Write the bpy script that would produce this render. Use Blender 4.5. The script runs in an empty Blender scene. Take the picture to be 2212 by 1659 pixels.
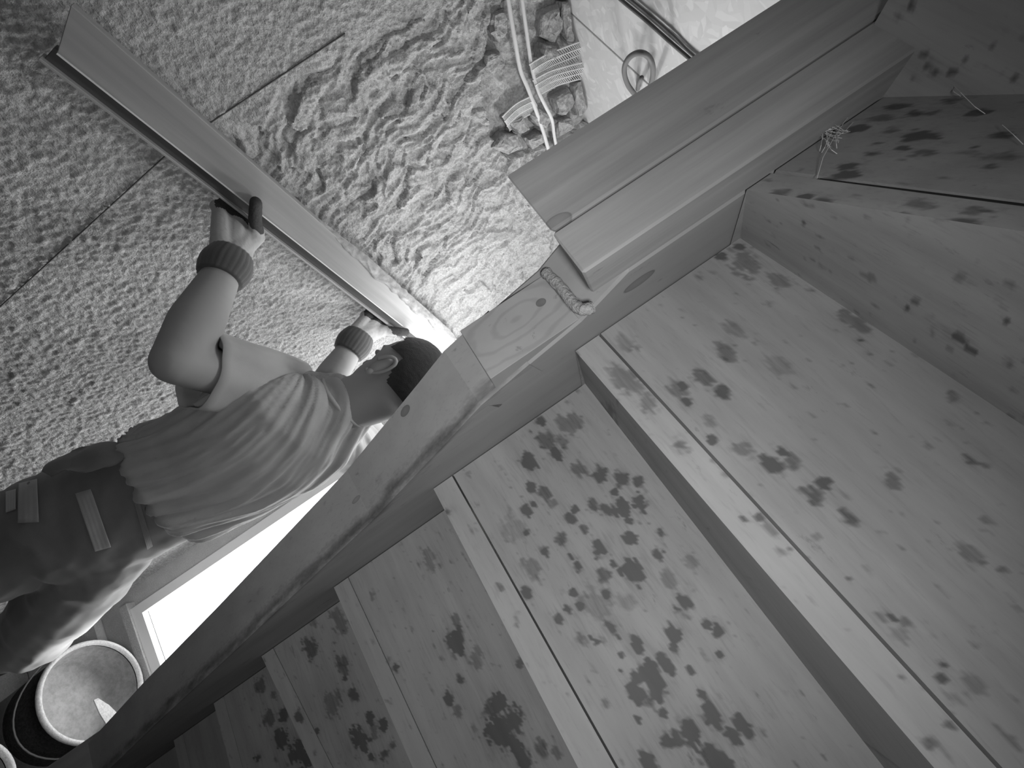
import bpy, bmesh, math, random
import numpy as np
from mathutils import Vector, Matrix, noise as mn

# ------------------------------------------------------------------ camera
CAMZ = 1.85                                   # camera height above the floor (m)
F, PITCH, ROLL = 929.23, 0.0679, 0.5994       # focal length in px of a 2212 px frame
CP, SP, CR, SR = math.cos(PITCH), math.sin(PITCH), math.cos(ROLL), math.sin(ROLL)
SC = bpy.context.scene
cam_d = bpy.data.cameras.new('camera'); cam = bpy.data.objects.new('camera', cam_d)
SC.collection.objects.link(cam); SC.camera = cam
cam_d.sensor_fit = 'HORIZONTAL'; cam_d.sensor_width = 36.0; cam_d.lens = F / 2212 * 36.0
cam_d.clip_start = 0.01
fwd = Vector((0, CP, SP)); upv = Vector((0, -SP, CP)); rgt = Vector((1, 0, 0))
img_x = SR * rgt + CR * upv                   # image right and image up of the rolled camera
img_y = -(CR * rgt - SR * upv)
cam.matrix_world = Matrix((
    (img_x.x, img_y.x, -fwd.x, 0), (img_x.y, img_y.y, -fwd.y, 0),
    (img_x.z, img_y.z, -fwd.z, CAMZ), (0, 0, 0, 1)))

# ------------------------------------------------------------------ world, lights, exposure
W = bpy.data.worlds.new('world'); SC.world = W; W.use_nodes = True
W.node_tree.nodes['Background'].inputs[0].default_value = (1, 1, 1, 1)
W.node_tree.nodes['Background'].inputs[1].default_value = 0.10
SC.view_settings.view_transform = 'Standard'; SC.view_settings.look = 'None'
SC.view_settings.exposure = 0.12; SC.view_settings.gamma = 1.0
SC.view_settings.use_curve_mapping = False

def light(name, kind, loc, energy, size=0.05, rot=None, **kw):
    d = bpy.data.lights.new(name, kind); o = bpy.data.objects.new(name, d)
    SC.collection.objects.link(o); o.location = loc; d.energy = energy
    if kind in ('POINT', 'SPOT'): d.shadow_soft_size = size
    if kind == 'AREA': d.size = size
    for k, v in kw.items(): setattr(d, k, v)
    if rot is not None: o.matrix_world = Matrix.Translation(loc) @ rot
    return o
def aim(loc, target):
    return (Vector(target) - Vector(loc)).to_track_quat('-Z', 'Y').to_matrix().to_4x4()
# infrared lamps of the surveillance camera itself, right beside its lens
IR = (0.06, -0.11, CAMZ - 0.02)
light('infrared_lamp', 'SPOT', IR, 6.0, 0.03, aim(IR, (-0.02, 1.0, CAMZ - 0.08)), spot_size=math.radians(122), spot_blend=1.0)
LAMP2 = (-0.075, 1.27, CAMZ + 0.02)           # beside the head of the string, out of the camera's sight
# added unseen light behind the newel, brightens the wall and ceiling boards
light('newel_fill', 'POINT', (0.118, 0.95, CAMZ + 0.42), 7.5, 0.05)
light('corner_lamp', 'POINT', LAMP2, 4.2, 0.04)
# added light hidden by the string, brightens bucket, legs and low wall
light('low_fill', 'POINT', (-0.03, 1.20, CAMZ - 1.18), 1.2, 0.05)

# ------------------------------------------------------------------ helpers
def ray(px, py):
    dx, dy = px - 1106, py - 829.5
    a = (dx * SR + dy * CR) / F; b = (dx * CR - dy * SR) / F
    return Vector((a, CP - b * SP, SP + b * CP))
CO = Vector((0, 0, CAMZ))
def P(px, py, y):                             # the point seen at a pixel, y metres in front
    v = ray(px, py); return v * (y / v.y) + CO
def PZ(px, py, z):                            # ... on a horizontal plane z above the camera
    v = ray(px, py); return v * (z / v.z) + CO
def PP(px, py, q, n):                         # ... on the plane through q with normal n
    v = ray(px, py); return v * ((Vector(q) - CO).dot(n) / v.dot(n)) + CO

def mat(name, val, rough=0.8, build=None, metallic=0.0, spec=0.3):
    m = bpy.data.materials.new(name); m.use_nodes = True
    nt = m.node_tree; b = nt.nodes['Principled BSDF']
    b.inputs['Base Color'].default_value = (val, val, val, 1)
    b.inputs['Roughness'].default_value = rough; b.inputs['Metallic'].default_value = metallic
    b.inputs['Specular IOR Level'].default_value = spec
    if build: build(nt, b)
    return m
def N(nt, t, **kw):
    n = nt.nodes.new(t)
    for k, v in kw.items():
        if k in n.inputs.keys(): n.inputs[k].default_value = v
        else: setattr(n, k, v)
    return n
def L(nt, a, ao, b, bi): nt.links.new(a.outputs[ao], b.inputs[bi])
def ramp(nt, src, out, stops):
    r = nt.nodes.new('ShaderNodeValToRGB'); nt.links.new(src.outputs[out], r.inputs[0])
    e = r.color_ramp.elements
    while len(e) < len(stops): e.new(0.5)
    for el, (p, v) in zip(e, stops): el.position = p; el.color = (v, v, v, 1)
    return r
def tex(nt, scale=(1, 1, 1), coord='Object'):
    tc = nt.nodes.new('ShaderNodeTexCoord'); mp = nt.nodes.new('ShaderNodeMapping')
    mp.inputs['Scale'].default_value = scale; L(nt, tc, coord, mp, 'Vector'); return mp
def mul(nt, a, ao, b, bo, kind='MULTIPLY', fac=1.0):
    m = nt.nodes.new('ShaderNodeMix'); m.data_type = 'RGBA'; m.blend_type = kind
    m.inputs[0].default_value = fac
    nt.links.new(a.outputs[ao], m.inputs[6]); nt.links.new(b.outputs[bo], m.inputs[7]); return m

def wood(val, grain='x', attr=False, lo=0.8, gs=1.0, knots=(), rough=0.62, bump=0.12, ring=False):
    """pale sawn spruce: long grain along one local axis, blotches, optional stain attribute"""
    def build(nt, b):
        s = {'x': (2.2, 60, 60), 'y': (60, 2.2, 60), 'z': (60, 60, 2.2)}[grain]
        mp = tex(nt, tuple(k * gs for k in s))
        n1 = N(nt, 'ShaderNodeTexNoise', Scale=1.0, Detail=5.0, Roughness=0.6); L(nt, mp, 0, n1, 'Vector')
        r1 = ramp(nt, n1, 0, [(0.3, lo), (0.7, 1.0)])
        mp2 = tex(nt, (7, 7, 7)); n2 = N(nt, 'ShaderNodeTexNoise', Scale=1.0, Detail=3.0); L(nt, mp2, 0, n2, 'Vector')
        r2 = ramp(nt, n2, 0, [(0.3, 0.84), (0.7, 1.06)])
        c = mul(nt, r1, 0, r2, 0)
        base = N(nt, 'ShaderNodeRGB'); base.outputs[0].default_value = (val, val, val, 1)
        c = mul(nt, base, 0, c, 2)
        # small scratches and specks
        mp3 = tex(nt, tuple((26 if k > 10 else 9) for k in s)); n3 = N(nt, 'ShaderNodeTexNoise', Scale=2.2, Detail=6.0, Roughness=0.7); L(nt, mp3, 0, n3, 'Vector')
        r3 = ramp(nt, n3, 0, [(0.27, 0.55), (0.36, 1.0)])
        c = mul(nt, c, 2, r3, 0)
        if ring:                                # flat-sawn flame figure
            wv = N(nt, 'ShaderNodeTexWave', Scale=38.0, Distortion=5.0); wv.wave_type = 'RINGS'; wv.rings_direction = 'Y'
            mpw = nt.nodes.new('ShaderNodeMapping'); tcw = nt.nodes.new('ShaderNodeTexCoord'); mpw.inputs['Location'].default_value = (0.03, 0, -0.02); mpw.inputs['Scale'].default_value = (1.0, 1, 0.4)
            L(nt, tcw, 'Object', mpw, 0); L(nt, mpw, 0, wv, 0); wv.inputs['Detail Scale'].default_value = 1.5
            rw = ramp(nt, wv, 0, [(0.0, 0.86), (0.35, 1.0)]); c = mul(nt, c, 2, rw, 0)
        if attr:
            at = N(nt, 'ShaderNodeAttribute', attribute_name='stain')
            mp4 = tex(nt, tuple((420 if k > 10 else 40) for k in s)); n4 = N(nt, 'ShaderNodeTexNoise', Scale=1.0, Detail=3.0); L(nt, mp4, 0, n4, 'Vector')
            ad = N(nt, 'ShaderNodeMath', operation='MULTIPLY_ADD'); L(nt, n4, 0, ad, 0); ad.inputs[1].default_value = 0.5; L(nt, at, 'Fac', ad, 2)
            r4 = ramp(nt, ad, 0, [(0.28, 1.0), (0.62, 0.62), (1.05, 0.34)])
            c = mul(nt, c, 2, r4, 0)
        for (cx, cy, cz, rx, ry, rz, dark) in knots:
            tc = nt.nodes.new('ShaderNodeTexCoord')
            v1 = N(nt, 'ShaderNodeVectorMath', operation='SUBTRACT'); L(nt, tc, 'Object', v1, 0); v1.inputs[1].default_value = (cx, cy, cz)
            v2 = N(nt, 'ShaderNodeVectorMath', operation='DIVIDE'); L(nt, v1, 0, v2, 0); v2.inputs[1].default_value = (rx, ry, rz)
            v3 = N(nt, 'ShaderNodeVectorMath', operation='LENGTH'); L(nt, v2, 0, v3, 0)
            rk = ramp(nt, v3, 'Value', [(0.0, dark * 1.15), (0.72, dark), (0.86, dark * 0.8), (0.95, 1.0)])
            c = mul(nt, c, 2, rk, 0)
        L(nt, c, 2, b, 'Base Color')
        bp = N(nt, 'ShaderNodeBump', Strength=bump, Distance=0.002); L(nt, n1, 0, bp, 'Height'); L(nt, bp, 0, b, 'Normal')
    return mat('wood', val, rough, build)

def cloth(val, scale=900, name='cloth', bump=0.2, lo=0.85):
    def build(nt, b):
        mp = tex(nt, (1, 1, 1)); n1 = N(nt, 'ShaderNodeTexNoise', Scale=float(scale), Detail=2.0); L(nt, mp, 0, n1, 'Vector')
        n2 = N(nt, 'ShaderNodeTexNoise', Scale=14.0, Detail=3.0); L(nt, mp, 0, n2, 'Vector')
        r = ramp(nt, n2, 0, [(0.3, val * lo), (0.7, val)]); L(nt, r, 0, b, 'Base Color')
        bp = N(nt, 'ShaderNodeBump', Strength=bump, Distance=0.001); L(nt, n1, 0, bp, 'Height'); L(nt, bp, 0, b, 'Normal')
        b.inputs['Sheen Weight'].default_value = 0.2
    return mat(name, val, 0.95, build, spec=0.1)

def mortar(name, val, s1=260, s2=30, bump=0.7, lo=0.72, dist=0.004):
    def build(nt, b):
        mp = tex(nt)
        n1 = N(nt, 'ShaderNodeTexNoise', Scale=float(s1), Detail=4.0, Roughness=0.65); L(nt, mp, 0, n1, 'Vector')
        n2 = N(nt, 'ShaderNodeTexNoise', Scale=float(s2), Detail=5.0); L(nt, mp, 0, n2, 'Vector')
        r1 = ramp(nt, n1, 0, [(0.3, lo), (0.62, 1.0)]); r2 = ramp(nt, n2, 0, [(0.3, val * 0.85), (0.7, val)])
        c = mul(nt, r1, 0, r2, 0); L(nt, c, 2, b, 'Base Color')
        bp = N(nt, 'ShaderNodeBump', Strength=bump, Distance=dist); L(nt, n1, 0, bp, 'Height'); L(nt, bp, 0, b, 'Normal')
    return mat(name, val, 0.95, build, spec=0.1)

def link(name, me, m=None, parent=None, kind=None, matrix=None):
    o = bpy.data.objects.new(name, me); SC.collection.objects.link(o)
    if m is not None: me.materials.append(m)
    if matrix is not None: o.matrix_world = matrix
    if parent is not None:
        o.parent = parent
        o.matrix_parent_inverse = (PW[parent.name] if parent.name in PW else Matrix()).inverted()
    PW[o.name] = matrix.copy() if matrix is not None else Matrix()
    if kind: o['kind'] = kind
    return o
PW = {}
def empty(name, loc, label, cat, group=None):
    o = bpy.data.objects.new(name, None); SC.collection.objects.link(o); o.location = loc
    o.empty_display_size = 0.05
    PW[o.name] = Matrix.Translation(loc)
    return tag(o, label, cat, group)
def tag(o, label, cat=None, group=None):
    o['label'] = label
    if cat: o['category'] = cat
    if group: o['group'] = group
    return o
def pyd(name, verts, faces, smooth=False):
    me = bpy.data.meshes.new(name); me.from_pydata([tuple(v) for v in verts], [], faces); me.update()
    bm = bmesh.new(); bm.from_mesh(me); bmesh.ops.recalc_face_normals(bm, faces=bm.faces); bm.to_mesh(me); bm.free()
    if smooth: me.polygons.foreach_set('use_smooth', [True] * len(me.polygons))
    return me
def bevel(me, w=0.0015, seg=1):
    bm = bmesh.new(); bm.from_mesh(me)
    es = [e for e in bm.edges if len(e.link_faces) == 2 and e.calc_face_angle(0) > 0.5]
    bmesh.ops.bevel(bm, geom=es, offset=w, segments=seg, affect='EDGES', clamp_overlap=True)
    bm.to_mesh(me); bm.free(); return me
def hexa(name, lo, hi, bev=0.0015):           # lo / hi: four bottom and four top corners
    v = list(lo) + list(hi)
    f = [(0, 1, 2, 3), (4, 5, 6, 7), (0, 1, 5, 4), (1, 2, 6, 5), (2, 3, 7, 6), (3, 0, 4, 7)]
    me = pyd(name, v, f)
    return bevel(me, bev) if bev else me
def box(name, x0, x1, y0, y1, z0, z1, bev=0.0015):
    return hexa(name, [(x0, y0, z0), (x1, y0, z0), (x1, y1, z0), (x0, y1, z0)],
                [(x0, y0, z1), (x1, y0, z1), (x1, y1, z1), (x0, y1, z1)], bev)
def prism(name, poly, ax, d0, d1, fn, bev=0.0015):
    """polygon of 2-D points extruded between d0 and d1; fn(p, d) -> 3-D point"""
    n = len(poly); v = [fn(p, d0) for p in poly] + [fn(p, d1) for p in poly]
    f = [tuple(range(n)), tuple(range(n, 2 * n))] + [(i, (i + 1) % n, n + (i + 1) % n, n + i) for i in range(n)]
    me = pyd(name, v, f); return bevel(me, bev) if bev else me
def tube_geo(pts, rads, seg=10, cap=True, closed=False):
    pts = [Vector(p) for p in pts]; n = len(pts); V = []; Fc = []
    if isinstance(rads, (int, float)): rads = [rads] * n
    prev = None
    for i, p in enumerate(pts):
        t = ((pts[(i + 1) % n] if (i < n - 1 or closed) else p) - (pts[i - 1] if (i > 0 or closed) else p)).normalized()
        u = t.cross(Vector((0.31, 0.2, 0.93)) if prev is None else prev.cross(t)).normalized() if prev is None else (prev - t * prev.dot(t)).normalized()
        prev = u; w_ = t.cross(u)
        for k in range(seg):
            a = 2 * math.pi * k / seg; V.append(p + (u * math.cos(a) + w_ * math.sin(a)) * rads[i])
    m = n if closed else n - 1
    for i in range(m):
        j = (i + 1) % n
        for k in range(seg):
            Fc.append((i * seg + k, i * seg + (k + 1) % seg, j * seg + (k + 1) % seg, j * seg + k))
    if cap and not closed:
        Fc.append(tuple(range(seg))); Fc.append(tuple(range((n - 1) * seg, n * seg)))
    return V, Fc
def tube(name, pts, rads, seg=10, closed=False):
    V, Fc = tube_geo(pts, rads, seg, True, closed); return pyd(name, V, Fc, True)
def spline(pts, n=8):
    pts = [Vector(p) for p in pts]; out = []
    for i in range(len(pts) - 1):
        p0 = pts[max(i - 1, 0)]; p1 = pts[i]; p2 = pts[i + 1]; p3 = pts[min(i + 2, len(pts) - 1)]
        for k in range(n):
            t = k / n
            out.append(0.5 * ((2 * p1) + (p2 - p0) * t + (2 * p0 - 5 * p1 + 4 * p2 - p3) * t * t + (3 * p1 - p0 - 3 * p2 + p3) * t ** 3))
    out.append(pts[-1]); return out
def join_geo(parts):
    V = []; Fc = []
    for v, f in parts:
        o = len(V); V += list(v); Fc += [tuple(i + o for i in q) for q in f]
    return V, Fc

# numpy gradient noise
_rs = np.random.RandomState(7); _perm = _rs.permutation(512); _g = _rs.randn(512, 2); _g /= np.linalg.norm(_g, axis=1)[:, None]
def pn(x, y, seed=0):
    xi = np.floor(x).astype(int); yi = np.floor(y).astype(int); fx = x - xi; fy = y - yi
    def gr(ix, iy, dx, dy):
        h = _perm[(_perm[(ix + seed * 37) & 511] + iy) & 511]; g = _g[h]; return g[..., 0] * dx + g[..., 1] * dy
    u = fx * fx * fx * (fx * (fx * 6 - 15) + 10); v = fy * fy * fy * (fy * (fy * 6 - 15) + 10)
    a = gr(xi, yi, fx, fy); b = gr(xi + 1, yi, fx - 1, fy); c = gr(xi, yi + 1, fx, fy - 1); d = gr(xi + 1, yi + 1, fx - 1, fy - 1)
    return (a * (1 - u) + b * u) * (1 - v) + (c * (1 - u) + d * u) * v
def fbm(x, y, o=4, seed=0, gain=0.5):
    s = 0; a = 1.0
    for k in range(o): s = s + a * pn(x * 2 ** k, y * 2 ** k, seed + k); a *= gain
    return s

# ================================================================== STAIRCASE FRAME
PSI = 0.3541
RD = Vector((math.sin(PSI), math.cos(PSI), 0))      # horizontal, down the flight, away from the camera
WD = Vector((math.cos(PSI), -math.sin(PSI), 0))     # horizontal, across the flight
C0 = Vector((0.0371, 0.4274, -0.0956))
def S(r, w, z):                                     # stair coordinates -> world (z is above the camera)
    return C0 + RD * r + WD * w + Vector((0, 0, CAMZ + z - C0.z))
SMAT = Matrix(((WD.x, RD.x, 0, 0), (WD.y, RD.y, 0, 0), (0, 0, 1, 0), (0, 0, 0, 1)))
SMAT.translation = Vector((C0.x, C0.y, CAMZ))       # local x = across, y = down the flight, z = up
def SL(p):                                          # world -> stair local coordinates
    q = p - SMAT.translation; return Vector((q.dot(WD), q.dot(RD), q.z))

# ================================================================== ROOM
M_floor = mortar('concrete_floor', 0.30, 180, 12, 0.5)
M_plain = mortar('plaster', 0.62, 240, 20, 0.6, 0.8)
M_grey = mortar('bare_masonry', 0.28, 120, 14, 0.6, 0.7)
floor_me = box('floor', -2.2, 1.6, -1.2, 2.6, -0.12, 0.0, 0)
link('floor', floor_me, M_floor, kind='structure')

TW = math.radians(38); X0 = -1.468
WS = Vector((math.sin(TW), math.cos(TW), 0)); WN = Vector((math.cos(TW), -math.sin(TW), 0))
WO = Vector((X0, 0, CAMZ))                          # wall point at y = 0, camera height
def WP(px, py, off=0.0): return PP(px, py, WO + WN * off, WN)
def wc(p): q = p - WO; return q.dot(WS), q.z        # wall coordinates (s, z)
WMAT = Matrix(((WS.x, WN.x, 0, WO.x), (WS.y, WN.y, 0, WO.y), (0, 0, 1, WO.z), (0, 0, 0, 1)))  # local x=s, y=out, z

SE_L = WP(130, 108, 0.045); SE_R = WP(938, 752, 0.045)   # the straightedge, end to end
sL, zL = wc(SE_L); sR, zR = wc(SE_R)
s_g = wc(WP(433, 278))[0]                           # vertical screed rail
stone_px = [(1062, 300), (1040, 190), (1060, 60), (1085, 0), (1300, 0), (1300, 245), (1210, 310), (1100, 345)]
stone_poly = [wc(WP(*p)) for p in stone_px]
def inpoly(x, y, poly):
    c = np.zeros(x.shape, bool); n = len(poly)
    for i in range(n):
        (x1, y1), (x2, y2) = poly[i], poly[(i + 1) % n]
        k = ((y1 > y) != (y2 > y)) & (x < (x2 - x1) * (y - y1) / (y2 - y1 + 1e-12) + x1); c ^= k
    return c
def worley(x, y, seed):
    xi = np.floor(x).astype(int); yi = np.floor(y).astype(int); best = np.full(x.shape, 9.0); val = np.zeros(x.shape); sec = best.copy()
    for dx in (-1, 0, 1):
        for dy in (-1, 0, 1):
            h = _perm[(_perm[(xi + dx + seed * 31) & 511] + yi + dy) & 511]; h2 = _perm[(h + 91) & 511]
            jx = xi + dx + (h % 64) / 64.0; jy = yi + dy + (h2 % 64) / 64.0; d = np.hypot(x - jx, y - jy)
            k = d < best; val = np.where(k, (h2 // 4 % 64) / 64.0 + 0.6 * (x - jx) * ((h % 5) / 5 - .4), val); best = np.where(k, d, best)
    return val, best
def wall_height(s, z):
    warp = fbm(s * 7, z * 7, 2, 3) * 0.045
    u = (s + warp) * math.cos(0.45) + z * math.sin(0.45); v = -(s + warp) * math.sin(0.45) + z * math.cos(0.45)
    clump = 1 - np.abs(fbm(u * 17, v * 8, 4, 11)) * 2.2
    lumps = fbm(u * 26, v * 12, 4, 5)
    c1, d1 = worley((s + warp * 1.1) * 27 + (z * 8), (z + warp) * 13, 3); c2, d2 = worley((s + warp * .8) * 62 + z * 15, (z + warp * .8) * 30, 5); c3, d3 = worley((s + warp * .8) * 120 + z * 20, (z + warp) * 65, 8)
    rough = 0.011 * fbm(s * 7, z * 6, 3, 21) + 0.011 * np.clip(clump, -1, 1) * (0.5 + fbm(s * 9, z * 9, 2, 8)) + 0.012 * lumps
    rough += 0.0035 * fbm(s * 90, z * 90, 3, 31)
    rough = 0.40 * rough + 0.004 * (c3 - 0.5) + 0.015 * (c1 - 0.5) - 0.016 * np.clip(d1 - 0.55, 0, 1) + 0.011 * (c2 - 0.5) - 0.005 * np.clip(d2 - .5, 0, 1) + 0.008 * (z * 40 % 1 - .5) * 0
    fine = 0.0030 * fbm(s * 110, z * 80, 2, 51) + 0.002 * fbm(s * 8, z * 8, 2, 61) + 0.0022 * np.clip(fbm(s * 38, z * 38, 2, 71) - 0.15, 0, 1) * 3
    zs = zL + (zR - zL) * (s - sL) / (sR - sL)
    above = 1 / (1 + np.exp(-(z - zs - 0.02) / 0.012)); right = 1 / (1 + np.exp(-(s - s_g - 0.02 + 0.02 * fbm(z * 14, s * 3, 2, 9)) / 0.008))
    m = above * right
    h = fine * (1 - m) + (rough - 0.006) * m
    # smeared patch right below the straightedge beside the hand
    a, b = patch; h -= 0.008 * np.exp(-(((s - a) / 0.10) ** 4 + ((z - b) / 0.028) ** 4))
    m3 = inpoly(s + 0.012 * fbm(s * 20, z * 20, 2, 2), z + 0.012 * fbm(s * 20, z * 20, 2, 4), stone_poly)
    h = np.where(m3, -0.030 + 0.012 * fbm(s * 30, z * 30, 4, 6), h)
    return h
patch = wc(WP(585, 545))
s0, s1, z0, z1 = 0.45, 2.20, -CAMZ, 0.76
ns, nz = 620, 880
ss = np.linspace(s0, s1, ns); zz = np.linspace(z0, z1, nz); SSg, ZZg = np.meshgrid(ss, zz, indexing='ij')
H = wall_height(SSg, ZZg)
vv = np.stack([SSg, H, ZZg], -1).reshape(-1, 3)
idx = np.arange(ns * nz).reshape(ns, nz)
ff = np.stack([idx[:-1, :-1], idx[1:, :-1], idx[1:, 1:], idx[:-1, 1:]], -1).reshape(-1, 4)
me = bpy.data.meshes.new('wall_left')
me.vertices.add(len(vv)); me.vertices.foreach_set('co', vv.ravel())
me.loops.add(ff.size); me.loops.foreach_set('vertex_index', ff.ravel())
me.polygons.add(len(ff)); me.polygons.foreach_set('loop_start', np.arange(0, ff.size, 4)); me.polygons.foreach_set('loop_total', np.full(len(ff), 4))
me.update(); me.validate()
me.polygons.foreach_set('use_smooth', [True] * len(me.polygons))
M_wall = mortar('wall_plaster', 0.66, 170, 22, 0.9, 0.62, 0.006)
wall_left = link('wall_left', me, M_wall, kind='structure', matrix=WMAT)
M_rail = mat('zinc_rail', 0.09, 0.5)
def on_wall(px, py, off=0.0):
    p = WP(px, py); a, b = wc(p); h = float(wall_height(np.array([[a]]), np.array([[b]]))[0, 0]); return WO + WS * a + Z_ * b + WN * (h + off)
Z_ = Vector((0, 0, 1))
for (pa, pb) in (((-30, 690), (372, 322)), ((420, 287), (745, 72))):
    pts = [on_wall(pa[0] + (pb[0] - pa[0]) * i / 14, pa[1] + (pb[1] - pa[1]) * i / 14, 0.0002) for i in range(15)]
    base = [pts[0].lerp(pts[-1], i / 14) for i in range(15)]; up_ = sum(((p - b).dot(WN) for p, b in zip(pts, base))) / 15
    link('screed_rail', tube('screed_rail', [b + WN * (up_ + 0.0012) for b in base], 0.0014, 5), M_rail, parent=wall_left)
# solid masonry behind the plaster
link('wall_core', box('wall_core', s0 - 0.1, s1 + 0.25, -0.30, -0.075, z0, z1, 0), mortar('masonry', 0.3), parent=wall_left, kind='structure', matrix=WMAT)

# exposed stones of the rubble wall
M_stone = mortar('rubble_stone', 0.50, 120, 25, 0.8, 0.6, 0.006)
def stone(poly_px, depth, seed):
    rnd = random.Random(seed); pts = [wc(WP(*p)) for p in poly_px]
    cx = sum(p[0] for p in pts) / len(pts); cz = sum(p[1] for p in pts) / len(pts)
    V = []; n = len(pts)
    for sc, yo in ((1.0, -0.05), (1.0, depth - 0.010), (0.86, depth + rnd.uniform(-.002, .002)), (0.45, depth + rnd.uniform(0, .006))):
        for (a, b) in pts:
            V.append((cx + (a - cx) * sc + rnd.uniform(-.001, .001), yo + rnd.uniform(-.0015, .0015), cz + (b - cz) * sc))
    Fc = [tuple(range(n))] + [(k * n + i, k * n + (i + 1) % n, (k + 1) * n + (i + 1) % n, (k + 1) * n + i) for k in range(3) for i in range(n)] + [tuple(range(3 * n, 4 * n))]
    me = pyd('stone', V, Fc); bm = bmesh.new(); bm.from_mesh(me)
    bmesh.ops.triangulate(bm, faces=bm.faces[:]); bmesh.ops.subdivide_edges(bm, edges=bm.edges[:], cuts=2, use_grid_fill=True, smooth=0.08)
    for v in bm.verts: v.co += Vector((mn.noise(v.co * 90), mn.noise(v.co * 90 + Vector((9, 0, 0))), mn.noise(v.co * 90 + Vector((0, 9, 0))))) * 0.005
    bm.to_mesh(me); bm.free()
    return link('stone', me, M_stone, parent=wall_left, matrix=WMAT)
STONES = [[(1196, 215), (1232, 195), (1243, 222), (1222, 250), (1206, 246)],
          [(1240, 185), (1256, 178), (1268, 240), (1250, 252), (1244, 215)],
          [(1160, 230), (1190, 250), (1178, 278), (1160, 272), (1148, 250)],
          [(1172, 28), (1210, 12), (1218, 60), (1200, 92), (1170, 80)],
          [(1215, 5), (1228, 2), (1236, 60), (1240, 105), (1224, 90)],
          [(1062, 318), (1085, 288), (1116, 290), (1128, 318), (1095, 332)],
          [(1092, 262), (1130, 250), (1146, 280), (1120, 290)],
          [(1205, 262), (1236, 256), (1240, 275), (1204, 300)],
          [(1172, 95), (1200, 102), (1216, 120), (1190, 132), (1165, 128)],
          [(1048, 120), (1082, 112), (1092, 140), (1070, 160), (1050, 148)],
          [(1066, 30), (1092, 18), (1098, 70), (1078, 92), (1062, 70)],
          [(1138, 300), (1170, 285), (1180, 300), (1150, 322)]]
for i, p in enumerate(STONES): stone(p, 0.002 + 0.004 * (i % 3), i)

# end wall with the glaring window
EC = Vector((-0.167, 1.666, CAMZ)); ED = Vector((math.sin(math.radians(106)), math.cos(math.radians(106)), 0))
EN = Vector((-ED.y, ED.x, 0)) * -1.0
if EN.y > 0: EN = -EN
EMAT = Matrix(((ED.x, EN.x, 0, EC.x), (ED.y, EN.y, 0, EC.y), (0, 0, 1, EC.z), (0, 0, 0, 1)))   # local x = right, y = into room
def EP(px, py): q = PP(px, py, EC, EN) - EC; return q.dot(ED), q.z
wx0 = EP(320, 1320)[0]; wzb = EP(320, 1322)[1]; wx1 = wx0 + 0.40; wzt = 0.12
parts = [(-0.25, wx0, -CAMZ, 0.80), (wx1, 1.5, -CAMZ, 0.80), (wx0, wx1, -CAMZ, wzb), (wx0, wx1, wzt, 0.80)]
geo = []
for (a, b, c, d) in parts:
    v = [(a, 0, c), (b, 0, c), (b, -0.25, c), (a, -0.25, c), (a, 0, d), (b, 0, d), (b, -0.25, d), (a, -0.25, d)]
    geo.append((v, [(0, 1, 2, 3), (4, 5, 6, 7), (0, 1, 5, 4), (1, 2, 6, 5), (2, 3, 7, 6), (3, 0, 4, 7)]))
V, Fc = join_geo(geo); link('wall_back', pyd('wall_back', V, Fc), M_plain, kind='structure', matrix=EMAT)
def frame_fn(p, d): return (p[0], d, p[1])
def ringframe(x0, x1, zb, zt, t, y0, y1):
    g = []
    for (a, b, c, d) in ((x0, x0 + t, zb, zt), (x1 - t, x1, zb, zt), (x0 + t, x1 - t, zb, zb + t), (x0 + t, x1 - t, zt - t, zt)):
        v = [(a, y0, c), (b, y0, c), (b, y1, c), (a, y1, c), (a, y0, d), (b, y0, d), (b, y1, d), (a, y1, d)]
        g.append((v, [(0, 1, 2, 3), (4, 5, 6, 7), (0, 1, 5, 4), (1, 2, 6, 5), (2, 3, 7, 6), (3, 0, 4, 7)]))
    return join_geo(g)
M_frame = mat('painted_frame', 0.8, 0.4)
V, Fc = ringframe(wx0 - 0.035, wx1 + 0.035, wzb - 0.035, wzt + 0.035, 0.035, -0.01, 0.022)
win = link('window_1', pyd('window_1', V, Fc), M_frame, kind='structure', matrix=EMAT)
def em(nt, b):
    b.inputs['Emission Color'].default_value = (1, 1, 1, 1); b.inputs['Emission Strength'].default_value = WIN_E
WIN_E = 6.0
link('pane', box('pane', wx0 - 0.02, wx1 + 0.02, -0.008, -0.003, wzb - 0.02, wzt + 0.02, 0), mat('lit_window', 0.8, 0.4, em), parent=win, matrix=EMAT)
link('window_sill', box('window_sill', wx0 - 0.06, wx1 + 0.06, -0.01, 0.03, wzb - 0.065, wzb - 0.035), mortar('sill', 0.6), parent=win, matrix=EMAT)
# low plinth under the window
link('trim_1', box('trim_1', -0.04, 1.3, 0.0, 0.03, -CAMZ, wzb - 0.16, 0.004), M_plain, kind='structure', matrix=EMAT)
# walls that close the room behind and to the right of the camera
link('wall_right', box('wall_right', 1.25, 1.4, -1.2, 2.4, 0, CAMZ + 0.8, 0), M_grey, kind='structure')
link('wall_front', box('wall_front', -2.2, 1.4, -1.3, -1.15, 0, CAMZ + 0.8, 0), M_grey, kind='structure')

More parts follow.
